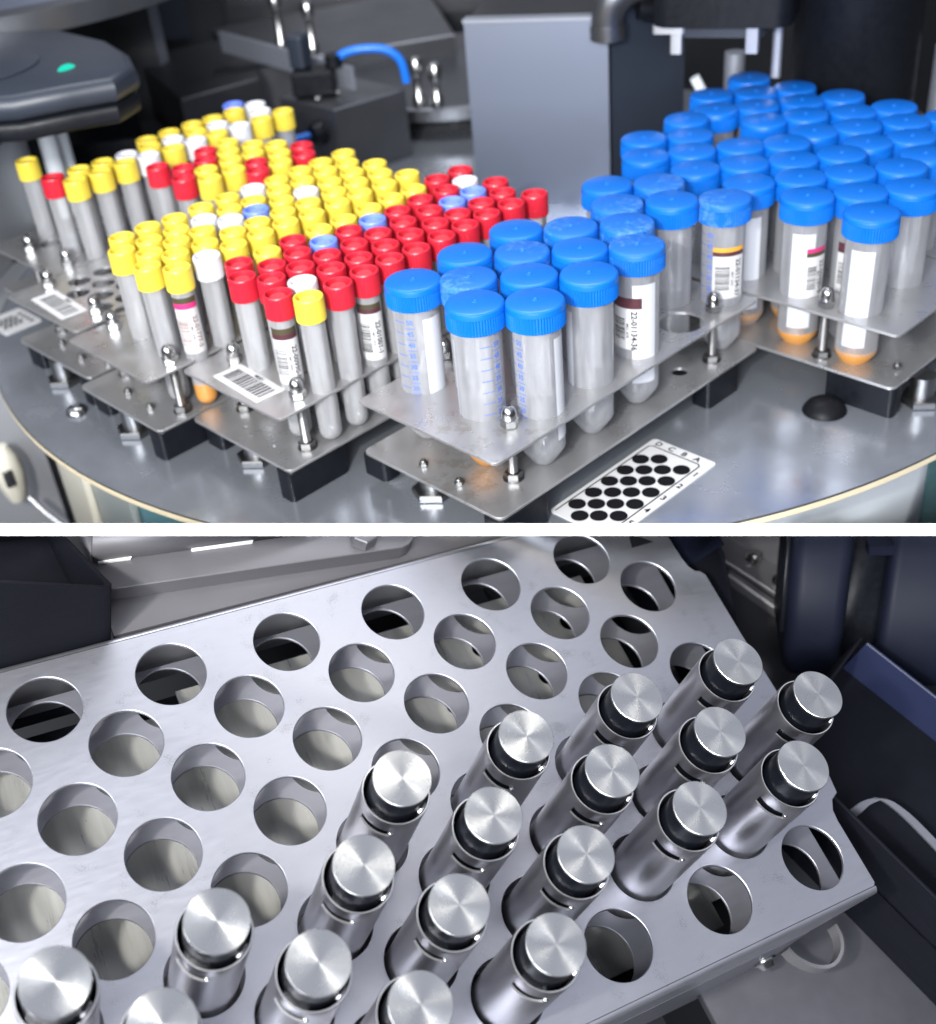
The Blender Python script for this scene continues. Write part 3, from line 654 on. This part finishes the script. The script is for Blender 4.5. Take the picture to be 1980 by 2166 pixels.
mb = MB_().tube(smooth_path([(336, 590, -30), (346, 579, -20), (360, 564, -17), (376, 549, -20), (386, 539, -32), (388, 535, -54)], 6), 4.4, 16); o = obj('blue_hose', mb, 'hose'); tag(o, 'bright blue air hose looping from the black fitting', 'air hose')
mb = MB_().tube([(214, 630, -88), (235, 612, -96), (262, 598, -92), (292, 578, -87)], 3.4, 12); o = obj('blue_hose', mb, 'hose'); tag(o, 'blue air hose entering the valve box gland behind yellow caps', 'air hose')
t = thing('steel_box', 'dark low steel box left of the valve box', 'steel box', (252, 757, TZ))
obj('body', quadbox(rel([(252, 757), (322, 966), (470, 930), (351, 744)], 252, 757), 0, 63, b=1.5), 'darksteel', t)
obj('lid_clip', quadbox(rel([(330, 800), (336, 812), (400, 780), (394, 768)], 252, 757), 63.2, 66), 'black', t)
t = thing('steel_box', 'dark steel cabinet far behind the angle strip', 'steel cabinet', (420, 820, TZ))
obj('body', quadbox(rel([(380, 800), (470, 1010), (760, 900), (600, 680)], 420, 820), 0, 60, b=1.5), 'midsteel', t)
o = obj('angle_strip', MB_().prism(ccw([(365, 831), (341, 566), (344.5, 565.5), (368.5, 830.5)]), -54, -31), 'lightsteel'); tag(o, 'pale aluminium angle strip standing on the dark steel box', 'angle strip')
# hub plate and posts
t = thing('hub_plate', 'round steel hub plate with a bright edge beyond the valve box', 'hub plate', (562, 642, -103))
obj('disc', MB_().lathe([(0, 8), (158, 8), (160, 6), (160, -6), (158, -8), (0, -8)], 80), 'midsteel', t)
obj('pedestal', MB_().lathe([(0, -8.2), (110, -8.2), (110, -27.5), (0, -27.5)], 40), 'charcoal', t)
for k, (x, y, h) in enumerate(((430, 566, 52), (440, 548, 46), (450, 830, 66), (456, 776, 60))):
    mb = MB_().lathe([(0, h), (5, h), (7.5, h - 5), (7.5, h - 16), (4.4, h - 20), (4.4, 14), (7, 10), (7, 0), (0, 0)], 20)
    o = obj('chrome_post', mb, 'chrome', None, (x, y, -94.8 if k < 2 else -70.8)); tag(o, ('taller chrome post near the front edge of the hub plate', 'shorter chrome post near the front edge of the hub plate', 'chrome post at the far left of the hub plate', 'chrome post at the back of the hub plate')[k], 'post')
# scanner housing upper left
t = thing('scanner_housing', 'dark navy scanner housing with a glowing green indicator', 'scanner', (0, 640, -20))
ho = [(-60, 470), (-20, 455), (10, 440), (40, 455), (62, 500), (76, 555), (76, 640), (30, 700), (-90, 700), (-140, 560)]
mb = MB_().prism(ccw(rel(ho, 0, 640)), 60, 80, b=8); obj('shell', mb, 'navy', t)
mb = MB_().prism(ccw([(x * .96, y * .96 + (-4)) for x, y in rel(ho, 0, 640)]), 44, 59.8, b=5); obj('lower_shell', mb, 'black', t)
obj('pedestal', MB_().prism(ccw(rel([(-120, 738), (84, 738), (130, 900), (-120, 900)], 0, 640)), -110, 43), 'black', t)
mb = MB_().lathe([(56, 80.2), (56, 81), (54, 81.6), (0, 82)], 48); obj('round_lid', mb, 'navy', t, (-40, -60, 0))
mb = MB_().lathe([(0, 3.4), (3.5, 3.0), (6, 1.6), (7, 0)], 20); o = obj('indicator', mb, 'led', t, (5, -138, 79.8), .3); o.scale = (1.25, .7, 1)
# bracket stand on the left
t = thing('bracket_stand', 'pale metal bracket stand with ball-head screws behind the far left tubes', 'bracket', (40, 700, TZ))
obj('plate', quadbox(rel([(-90, 600), (52, 722), (50, 726), (-92, 604)], 40, 700), 0, 100), 'bracket', t)
obj('top_bar', quadbox(rel([(0, 668), (72, 728), (64, 738), (-8, 678)], 40, 700), 100.2, 118), 'black', t)
for k in range(2): obj('guide_post', MB_().lathe([(0, 104), (7, 104), (8.5, 100), (8.5, 0), (0, 0)], 20), 'palewhite', t, (26 + 22 * k, 6 + 19 * k, 0))
for k in range(3): obj('ball_screw', MB_().lathe([(0, 9), (4, 8), (6, 4.5), (4, 1), (0, 0)], 16), 'chrome', t, (-30 + 27 * k, -25 + 23 * k, 112))
t = thing('side_cabinet', 'dark grey machine cabinet at the far left under the scanner', 'cabinet', (-60, 1000, -500))
obj('body', quadbox(rel([(-140, 800), (60, 900), (200, 780), (330, 1000), (100, 1400), (-300, 1200)], -60, 1000), 0, 400), 'black', t)
# upper left turntable ring
t = thing('ring_guard', 'curved grey ring guard at the upper left corner', 'guard ring', (140, 920, 52))
obj('ring', MB_().lathe([(260, 0), (260, 20), (244, 23), (244, 0), (260, 0)], 96), 'midsteel', t); obj('pan', MB_().lathe([(0, 2), (243, 2), (243, 0), (0, 0)], 64), 'steelpost', t)
t = thing('upright_plate', 'tall dark steel plate standing behind the scanner housing', 'steel plate', (290, 960, TZ))
obj('plate', quadbox(rel([(232, 1010), (318, 900), (324, 904), (238, 1014)], 290, 960), 0, 420), 'midsteel', t); obj('edge_flange', quadbox(rel([(318.5, 899), (340, 912), (337, 917), (325, 903)], 290, 960), 0, 420), 'lightsteel', t)
t = thing('rear_cabinet', 'large dark machine cabinet across the far background', 'machine cabinet', (900, 1100, -400))
obj('body', quadbox([(-700, 300), (300, -640), (480, -440), (-500, 520)], 0, 1500), 'charcoal', t)
for k in range(3): obj('door_panel', quadbox([(-660 + 300 * k, 255 - 282 * k), (-400 + 300 * k, 10 - 282 * k), (-402 + 300 * k, 6 - 282 * k), (-662 + 300 * k, 251 - 282 * k)], 300, 1300), 'navy' if k != 1 else 'darksteel', t)
# under the table, lower left corner
t = thing('grey_pump_box', 'pale grey machine box on the floor left of the table drum', 'machine box', (-120, 620, -520))
obj('body', quadbox([(-60, -30), (20, -90), (120, 40), (40, 110)], 0, 381, b=2), 'bracket', t); obj('base', quadbox([(-64, -30), (22, -95), (126, 42), (40, 116)], -60, -.2), 'black', t)
t = thing('cable_plug', 'cream oval plug with a grey lead hanging at the lower left', 'plug', (-141, 517, -258))
obj('plug_body', MB_().lathe([(0, 34), (6, 32), (11, 22), (13, 6), (11, -12), (7, -24), (0, -28)], 24), 'cream', t, rz=0); obj('clip', MB_().box(-4, 4, -15, -10, -2, 14, b=1), 'chrome', t, (-6, 0, 0))
obj('lead', MB_().tube([(4, -16, -18), (8, -28, -30), (14, -44, -42), (20, -64, -60), (24, -80, -90)], 2.6, 10), 'bracket', t)

# ------------------------------------------------------------------ added white divider bar
q = MB_()
D = 590.; hw = 330.
def cp(x, y, d): return (CAM + (right * x + up * y + fwd * d))
yT = (1083 - 1107.4) / 2550 * D; yB = (1083 - 1133.2) / 2550 * D
vs = [cp(sx * hw, y, d) for d in (D, D + 4) for sx, y in ((-1, yB), (1, yB), (1, yT), (-1, yT))]
q.add(vs, [(0, 1, 2, 3), (7, 6, 5, 4), (0, 4, 5, 1), (1, 5, 6, 2), (2, 6, 7, 3), (3, 7, 4, 0)])
o = obj('divider_bar', q, 'rail', smooth=False); tag(o, 'plain white added divider bar between the tube table and the steel holder deck', 'rail')

# ================================================================== LOWER BAY (plate frame MB)
AB = 64.; BY = 30.3006
LT = lambda i, r: (i * AB, -r * BY)
def bthing(name, label, cat, loc=(0, 0, 0), group=None, rz=0): return thing(name, label, cat, loc, group, MB, rz)
def bobj(name, mb, m, label, cat, loc=(0, 0, 0), trim=False, kind=None, group=None, **kw):
    me = mesh(name, mb, m, **kw); fr = MB @ Matrix.Translation([c * S for c in loc])
    if trim: cut(me, False, fr)
    o = bpy.data.objects.new(name, me); COL.objects.link(o); o.matrix_world = fr
    return tag(o, label, cat, group, kind)
h = bthing('holder_deck', 'perforated brushed steel holder deck with rows of round holes', 'holder deck')
allh = []
for r in range(8):
    for i in [k * 1. for k in range(-3, 6)] if r % 2 == 0 else [k + .5 for k in range(-3, 6)]:
        allh.append((*LT(i, r), 17.95))
XL = -190
out1 = [(XL, -238.5), (377, -238.5), (378.6, -236.8), (379.5, -200), (380.5, -194), (384, -188.6), (389.5, -186), (391.3, -176), (392.5, -80), (393.8, -34), (391.5, -30.6), (388.5, -29.5), (386, -25.5), (385, -18), (384.6, 26.5), (XL, 26.5)]
hol1 = allh
def sheet_with(outer, holes, z0, z1, m, extra_polys=()):
    me = sheet(outer, holes, z0, z1, .35, 64); me.materials.append(M[m]); return me
top_ = sheet_with(out1, hol1, -2, 0, 'holder')
obj('upper_plate', top_, None, h)
# small arrow-shaped mark at the upper right
mb = MB_().add([(359.7, 9, .08), (356, -2.3, .08), (372.8, -2.3, .08)], [(0, 1, 2)]); obj('arrow_mark', mb, 'ink', h, smooth=False, recalc=False)
out2 = [(XL, -232), (378.8, -232), (379.5, -190), (383, -40), (386, 20), (XL, 20)]
obj('lower_plate', sheet_with(out2, allh, -28.5, -27, 'holder2'), None, h)
# rolled front flange and rear bend
def bend(y, z_end, sgn, x0=XL, x1=377.6, slope=0.):
    mb = MB_(); R = 3.2; pts = [(y, 0)] + [(y + sgn * R * math.sin(a), -R + R * math.cos(a)) for a in [k * PI / 12 for k in range(1, 7)]] + [(y + sgn * R, z_end)]
    inn = [(p[0] - sgn * 1.8 * min(1, k / 6), p[1] - 1.8 * (1 - min(1, k / 6))) for k, p in enumerate(pts)]
    n = len(pts); vs = []; 
    for x in (x0, x1):
        for k, (yy, zz) in enumerate(pts): vs.append((x - (slope if (k == n - 1 and x == x1) else 0), yy, zz))
        for k, (yy, zz) in enumerate(inn): vs.append((x - (slope if (k == n - 1 and x == x1) else 0), yy, zz))
    m2 = 2 * n; fs = []
    for k in range(n - 1):
        fs += [(k, k + 1, m2 + k + 1, m2 + k), (n + k, m2 + n + k, m2 + n + k + 1, n + k + 1), (k, n + k, n + k + 1, k + 1), (m2 + k, m2 + k + 1, m2 + n + k + 1, m2 + n + k)]
    fs += [(n - 1, 2 * n - 1, m2 + 2 * n - 1, m2 + n - 1)]
    return mb.add(vs, fs)
obj('front_flange', bend(-238.6, -34, -1, slope=26), 'holder', h); obj('rear_flange', bend(26.6, -58, 1, x1=384), 'holder', h)
obj('skirt', MB_().prism(rrect(XL, 349, -242, -240.2, .6, 2), -112, -34.5), 'holder2', h)
bm_ = MB_().lathe([(7, 0), (7, 1.2), (5.2, 2.4), (4.2, 4.6), (3, 5.4), (0, 5.6)], 28)
o = obj('flange_bolt', bm_, 'chrome', h, (338, -242.2, -74)); o.rotation_euler = (PI / 2, 0, 0)
lp = [Vector((379, -243, -58)), Vector((379.5, -250, -60)), Vector((376, -257, -62)), Vector((368, -261, -64)), Vector((359, -258, -66)), Vector((351, -250, -66)), Vector((347, -243, -64))]
mb = MB_(); mb.strip(lp, (0, 0, 9), 2.0, 6); obj('finger_loop', mb, 'greysheet', h)
# slim base tray under the holes, with round drain holes
dr = []
for r in range(0, 7):
    for i in [k * 1. for k in range(-2, 6)] if r % 2 == 0 else [k + .5 for k in range(-2, 6)]:
        x, y = LT(i, r); dr.append((x + 31.5, y + 14.8, 5.6))
dr = [d for d in dr if d[1] < 6 and d[0] > 175 and d[0] < 320]
me = sheet([(XL, -219), (312, -219), (312, -205), (345, -204), (345, 14), (73, 14), (73, 2), (XL, 2)], dr, -52, -50, .3, 32); me.materials.append(M['base']); obj('base_tray', me, None, h)
obj('tray_floor', MB_().box(XL, 372, -236, 24, -78, -76), 'black', h)

# steel cylinders standing in the holes
def arc_sleeve():
    """steel sleeve with a machined rim and two bayonet slots cut through the wall"""
    mb = MB_(); n = 96; ro, ri = 16.0, 14.95
    zs = [-46, -20, 20, 50.2, 56.0, 63.4, 64.0]
    def inslot(i):
        a = (i + .5) / n * 360
        return any((a - a0) % 360 < w for a0, w in ((187, 62), (7, 62)))
    V = {}
    def v(r, i, z):
        k = (r, i % n, z)
        if k not in V:
            a = 2 * PI * (i % n) / n; V[k] = len(mb.v); mb.v.append((r * math.cos(a), r * math.sin(a), z))
        return V[k]
    def f(*a): mb.f.append(a); mb.m.append(0)
    for i in range(n):
        for za, zb in zip(zs, zs[1:]):
            slot = (za == 50.2) and inslot(i)
            if slot:
                mb.f.append((v(ro, i, za), v(ro, i + 1, za), v(ri, i + 1, za), v(ri, i, za))); mb.m.append(1); f(v(ro, i, zb), v(ri, i, zb), v(ri, i + 1, zb), v(ro, i + 1, zb))
                if not inslot((i + 1) % n): f(v(ro, i + 1, za), v(ro, i + 1, zb), v(ri, i + 1, zb), v(ri, i + 1, za))
                if not inslot((i - 1) % n): f(v(ro, i, za), v(ri, i, za), v(ri, i, zb), v(ro, i, zb))
                continue
            a = ro; b = ro if zb < 64 else ro - .3; c = ri; d = ri if zb < 64 else ri + .3
            f(v(a, i, za), v(a, i + 1, za), v(b, i + 1, zb), v(b, i, zb)); f(v(c, i, za), v(d, i, zb), v(d, i + 1, zb), v(c, i + 1, za))
        mb.f.append((v(ro - .3, i, 64.0), v(ro - .3, i + 1, 64.0), v(ri + .3, i + 1, 64.0), v(ri + .3, i, 64.0))); mb.m.append(1)
        f(v(ro, i, -46), v(ri, i, -46), v(ri, i + 1, -46), v(ro, i + 1, -46))
    return mb
MESH['sleeve'] = mesh('steel_sleeve', arc_sleeve(), ['sleeve', 'rimsteel'], ang=30)
MESH['insert'] = mesh('black_insert', MB_().lathe([(0, 76.7), (12.9, 76.7), (13.1, 76), (13.1, 66), (13.1, -44), (0, -44)], 56), 'insert')
dm = MB_().lathe([(0, 78.5), (13.25, 78.5), (13.42, 78.35)], 96); dm.lathe([(13.42, 78.35), (13.45, 77), (13.2, 76.8), (0, 76.8)], 96, mi=1)
MESH['disc'] = mesh('turned_disc', dm, ['disc', 'dull'], ang=25)
cl = MB_(); cl.strip([(14.2, 0, 48), (14.3, 0, 60), (14.3, 0, 66), (13.9, 0, 67.6), (13.6, 0, 66)], (0, 3.4, 0), .7); cl.strip([(13.7, -3.2, 63.5), (14.2, -1, 65.2), (14.2, 1, 65.2), (13.7, 3.2, 63.6)], (0, 0, 2.6), .9)
MESH['clip'] = mesh('spring_clip', cl, 'sleeve')
pinm = MB_().lathe([(0, 1.4), (1.0, 1.2), (1.3, .4), (1.3, -2), (0, -2)], 12); MESH['pin'] = mesh('bayonet_pin', pinm, 'chrome')
rows = {4: [2, 3, 4, 5], 5: [-.5, .5, 1.5, 2.5, 3.5, 4.5, 5.5], 6: [0, 1, 2, 3, 4, 5], 7: [1.5, 2.5]}
rown = {4: 'upper row of four', 5: 'row of seven', 6: 'row of six', 7: 'lowest row of two'}
for r, li in rows.items():
    for n_, i in enumerate(li):
        x, y = LT(i, r)
        lab = 'steel cylinder with turned disc lid, %s from the left in the %s' % (ordn(n_), rown[r])
        t = bthing('holder_cylinder', lab, 'cylinder', (x + random.uniform(-.5, .5), y + random.uniform(-.5, .5), 0), 'steel cylinders standing in the holder deck')
        wob = math.radians(random.uniform(-7, 7))
        dz = random.uniform(-.5, .5)
        obj('steel_sleeve', MESH['sleeve'], None, t, (0, 0, 0), wob); s_ = obj('black_insert', MESH['insert'], None, t, (.0, 0, dz))
        obj('turned_disc', MESH['disc'], None, t, (0, 0, dz), random.uniform(0, 6.28)); obj('spring_clip', MESH['clip'], None, t, (0, 0, 0), math.radians(-52) + wob)
        a = math.radians(247) + wob; p = obj('bayonet_pin', MESH['pin'], None, t, (15.4 * math.cos(a), 15.4 * math.sin(a), 53.4)); p.rotation_euler = (0, PI / 2, a)

# ---- black printed bin at the upper left
t = bthing('black_bin', 'black plastic bin with a sloping rim at the left of the deck', 'bin')
def zt(x, y): return 46 + (43 - x) * .55 - (y - 31) * .74
def binmesh():
    mb = MB_(); th = 3.0
    oq = [(-150, 30.5), (36, 30.5), (41, 31.8), (43, 36), (33, 124), (-150, 150)]; iq = inset(oq, th)
    n = len(oq); vs = []
    for p in oq: vs.append((p[0], p[1], -75))
    for p in oq: vs.append((p[0], p[1], zt(*p)))
    for p in iq: vs.append((p[0], p[1], zt(*p) - .2))
    for p in iq: vs.append((p[0], p[1], -30))
    fs = []
    for i in range(n):
        j = (i + 1) % n
        for k in range(3): fs.append((k * n + i, k * n + j, (k + 1) * n + j, (k + 1) * n + i))
    fs.append(tuple(range(3 * n, 4 * n))); fs.append(tuple(range(n - 1, -1, -1)))
    return mb.add(vs, fs)
obj('bin_shell', cut(mesh('bin_shell', binmesh(), 'bin', ang=25), False, MB), None, t)
# ---- stepped grey sheet metal behind the deck
t = bthing('stepped_rail', 'grey stepped sheet metal rail with slots painted as lit behind the deck', 'machine rail')
def band(p0, p1, p2, p3): return MB_().add([p0, p1, p2, p3], [(0, 1, 2, 3)])
k_ = -.118
def yy(y0, x): return y0 + k_ * (x - 50)
def slab(y0a, y0b, z0, z1, x0=44.6, x1=420): return MB_().prism([(x0, yy(y0a, x0)), (x1, yy(y0a, x1)), (x1, yy(y0b, x1)), (x0, yy(y0b, x0))], z0, z1)
obj('low_shelf', cut(mesh('low_shelf', MB_().prism([(44.6, 36), (420, 34), (420, 140), (44.6, 140)], -13, -10), 'greysheet'), False, MB), None, t)
obj('shelf_lip', cut(mesh('shelf_lip', MB_().prism([(44.6, 31.5), (420, 30.6), (420, 33.6), (44.6, 35.6)], -40, -12.4), 'greysheet'), False, MB), None, t)
arm = [(44.6, yy(57.4, 44.6)), (214, yy(57.4, 214))] + [(214 + 13 * math.sin(a) + 0, yy(57.4, 214) + 13 - 13 * math.cos(a)) for a in [k * PI / 8 for k in range(1, 5)]] + [(226, 140), (44.6, 140)]
obj('step', cut(mesh('step', MB_().prism(ccw(arm), -9.9, 2, b=.5), 'greysheet'), False, MB), None, t)
obj('back_sheet', cut(mesh('back_sheet', MB_().prism([(44.6, yy(75.5, 44.6)), (190, yy(75.5, 190)), (190, yy(79, 190)), (44.6, yy(79, 44.6))], 2.2, 60), 'greysheet'), False, MB), None, t)
for x0, x1 in ((47, 64), (97, 131), (163, 186)):
    obj('slot_light_strip', MB_().prism([(x0, yy(74.2, x0)), (x1, yy(74.2, x1)), (x1 + 1, yy(75.4, x1)), (x0, yy(75.4, x0))], 2.1, 3.6), 'slot', t)  # white strips painted where light shows through gaps
bh = MB_().prism(ngon(0, 0, 8, 6, .3), 0, 9, b=.7); obj('hex_bolt', cut(mesh('hex_bolt', bh, 'greysheet', ang=25), False, MB @ Matrix.Translation((193 * S, 49 * S, 2.1 * S))), None, t, (193, 49, 2.1))
# ---- dark block beyond the upper right corner of the deck
t = bthing('black_block', 'dark plastic block tucked behind the right corner of the deck', 'plastic block')
obj('block', cut(mesh('block', MB_().prism(ccw([(397, -70), (404, -70), (428, -16), (432, 40), (397, 40)]), -88, -14, b=1), 'bin'), False, MB), None, t)
obj('sloped_lid', cut(mesh('sloped_lid', MB_().add([(396, -19, -13.9), (431, -11, -13.9), (431, 40, -12), (396, 40, -12), (396, -19, -15.9), (431, -11, -15.9), (431, 40, -14), (396, 40, -14)], [(0, 1, 2, 3), (7, 6, 5, 4), (0, 4, 5, 1), (1, 5, 6, 2), (2, 6, 7, 3), (3, 7, 4, 0)]), 'bluewall'), False, MB), None, t)
# ---- bay floor
fo = MB_().prism([(300, -520), (900, -520), (900, 200), (300, 200)], -96, -90); bobj('bay_floor', fo, 'greyfloor', 'grey sheet floor of the lower bay', None, trim=True, kind='structure')
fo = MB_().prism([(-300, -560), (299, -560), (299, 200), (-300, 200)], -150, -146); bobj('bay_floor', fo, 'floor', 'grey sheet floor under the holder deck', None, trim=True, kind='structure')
# ---- bracket with bolts
t = bthing('bolted_bracket', 'grey bolted bracket strip beside the blue housing', 'bracket')
bx = [(486, 2), (498, 19), (522, -22), (510, -34)]
obj('strip', cut(mesh('strip', MB_().prism(ccw([(478, 14), (492, 32), (540, -26), (512, -40)]), -89.9, -84, b=.8), 'greysheet'), False, MB), None, t)
obj('angle', cut(mesh('angle', MB_().prism(ccw([(492, 30), (496, 33), (536, -20), (532, -24)]), -83.9, -20), 'greysheet'), False, MB), None, t)
obj('lower_lip', MB_().prism(ccw([(473, -3), (478, 2), (503, -42), (497, -47)]), -89.9, -80, b=1.5), 'greysheet', t)
for x, y in ((503, 4), (512, -20)):
    b_ = MB_(); b_.lathe([(6.5, 0), (6.5, 1.4), (4.6, 1.4)], 24); b_.prism(ngon(0, 0, 4.6, 6, .4), 1.4, 6, b=.4); b_.lathe([(2.5, 6), (2.5, 8.5), (0, 8.7)], 14); obj('bolt', b_, 'chrome', t, (x, y, -83.8), ang=25)
# ---- blue housing (upright in the world)
def wprism(name, poly, z0, z1, m, b=0): return cut(mesh(name, MB_().prism(ccw(poly), z0, z1, b=b), m), False)
t = thing('blue_housing', 'dark blue machine housing with a rounded upright at the right', 'machine housing', (0, 0, 0))
def offs(p, d): return (p[0] + d[0], p[1] + d[1])
hA = Vector((88, -128.5)); hd = Vector((.62, -.78)); hn = Vector((.78, .62))
def hp(u, v): return (hA.x + (hd.x * u + hn.x * v) * 1.06, hA.y + (hd.y * u + hn.y * v) * 1.06)
def hround(u0, u1, v0, v1, r): return [hp(*p) for p in rrect(u0, u1, v0, v1, r, 6)]
obj('upright', wprism('upright', hround(-2, 34, 0, 70, 9), -279, 60, 'bluewall', 8), None, t)
obj('seal_strip', wprism('seal_strip', [hp(-4.5, 10), hp(-2.2, 10), hp(-2.2, 16), hp(-4.5, 16)], -246, 60, 'black'), None, t)
obj('recess', wprism('recess', [hp(34.5, 30), hp(60, 30), hp(60, 70), hp(34.5, 70)], -300, 60, 'black'), None, t)
obj('cover', wprism('cover', hround(58, 260, 14, 90, 6), -300, 60, 'bluewall', 3), None, t)
obj('latch', wprism('latch', hround(44, 62, 16, 26, 2), -187, -180, 'bluewall'), None, t)
# ---- blue-black bin at the right with a steel strap
t = bthing('open_bin', 'open dark bin with a blue inner wall at the lower right', 'bin')
Q = [(396, -183), (485.3, -101), (560, -186), (470, -340)]
Q = [(485.3, -102), (368, -140), (436, -310), (560, -232)]
def binQ():
    mb = MB_(); C1 = Vector((485.3, -102)); C0 = Vector((385, -148)); e = Vector((23, -72.1)).normalized()
    c3 = C0 + e * 240; c2 = C1 + Vector((23, -50.4)).normalized() * 240
    return C0, C1, c2, c3
C0, C1, C2, C3 = binQ()
def wallm(a, b, th, z0, z1, m, n):
    d = (b - a).normalized(); nn = Vector((-d.y, d.x)) * th
    return mesh(n, MB_().prism(ccw([tuple(a), tuple(b), tuple(b + nn), tuple(a + nn)]), z0, z1, b=.5), m)
obj('near_wall', wallm(C0, C3, 2.2, -89, -15, 'bin', 'near_wall'), None, t)
obj('rear_wall', wallm(C0 + Vector((2.5, 1)), C1, 2.2, -89, -15, 'bin', 'rear_wall'), None, t)
obj('far_wall', wallm(C1 + Vector((1.5, -3)), C2, -2.2, -89, -15, 'bluebin', 'far_wall'), None, t)
obj('bottom', mesh('bottom', MB_().prism(ccw([tuple(C0), tuple(C1), tuple(C2), tuple(C3)]), -50, -47, 0), 'bin'), None, t)
st = [(411, -197, -52), (413, -195.5, -40), (419, -194, -33), (428, -192.5, -30), (438, -195, -29), (446, -206, -30), (452, -222, -31), (460, -246, -33), (470, -275, -35)]
o = bobj('steel_strap', MB_().strip(st, (-6.5, 3.2, 0), 1.4, 6), 'holder2', 'bent steel strap handle arching inside the lower right bin', 'strap handle')

# ------------------------------------------------------------------ world and lamps
w = bpy.data.worlds.new('World'); scene.world = w; w.use_nodes = True
nt = w.node_tree; nt.nodes.clear(); out = nt.nodes.new('ShaderNodeOutputWorld'); bg = nt.nodes.new('ShaderNodeBackground')
tc = nt.nodes.new('ShaderNodeTexCoord'); sp = nt.nodes.new('ShaderNodeSeparateXYZ'); cr = nt.nodes.new('ShaderNodeValToRGB')
nt.links.new(tc.outputs['Generated'], sp.inputs[0])
mr = nt.nodes.new('ShaderNodeMapRange'); mr.inputs[1].default_value = -1; mr.inputs[2].default_value = 1; nt.links.new(sp.outputs['Z'], mr.inputs[0])
e = cr.color_ramp.elements; e[0].position = 0; e[0].color = (.05, .05, .055, 1); e[1].position = 1; e[1].color = (.66, .70, .82, 1)
for p, c in ((.50, (.07, .075, .085)), (.58, (.10, .105, .125)), (.70, (.34, .37, .46)), (.85, (.62, .66, .78))):
    x = e.new(p); x.color = rgb(c)
nt.links.new(mr.outputs[0], cr.inputs[0]); nt.links.new(cr.outputs[0], bg.inputs[0]); bg.inputs[1].default_value = .85; nt.links.new(bg.outputs[0], out.inputs[0])
def area(name, loc, tgt, size, power, col=(1, 1, 1), sy=None):
    l = bpy.data.lights.new(name, 'AREA'); l.energy = power; l.color = col; l.size = size * S
    if sy: l.shape = 'RECTANGLE'; l.size_y = sy * S
    o = bpy.data.objects.new(name, l); COL.objects.link(o); o.location = Vector(loc) * S
    o.rotation_euler = (Vector(tgt) - Vector(loc)).to_track_quat('-Z', 'Y').to_euler(); return o
area('ceiling_lamp', (380, 560, 1300), (40, 120, -100), 1100, 11, (.95, .97, 1), 260)
area('window_lamp', (-1300, 100, 700), (-60, 200, -80), 800, 14, (.94, .965, 1), 800)
area('front_lamp', (-860, -520, 520), (-60, 120, -80), 230, 9.5, (.93, .96, 1), 230)
area('reflection_fill', (-1500, -1250, 620), (-60, 100, -80), 1300, 50, (.90, .94, 1), 800)  # unseen soft source added for tube reflections and frontal fill
pl = (MB @ Vector((-330 * S, -215 * S, 640 * S))) / S
area('bay_lamp', tuple(pl), tuple((MB @ Vector((130 * S, -110 * S, 0))) / S), 46, 8, (1, .985, .92))
area('glare_light', (75, -151, 430), (-180, -40, -180), 110, .34, (1, .98, .90))  # unseen lamp added so the holder plate and discs catch highlights

# ------------------------------------------------------------------ render settings
scene.render.engine = 'CYCLES'
cy = scene.cycles; cy.use_denoising = True; cy.max_bounces = 14; cy.transparent_max_bounces = 48; cy.transmission_bounces = 8; cy.glossy_bounces = 5; cy.diffuse_bounces = 4
cy.caustics_reflective = False; cy.caustics_refractive = False; cy.sample_clamp_indirect = 6; cy.blur_glossy = .5
vs_ = scene.view_settings; vs_.view_transform = 'Standard'; vs_.look = 'None'; vs_.exposure = 0; vs_.gamma = 1
try: vs_.use_curve_mapping = False
except Exception: pass
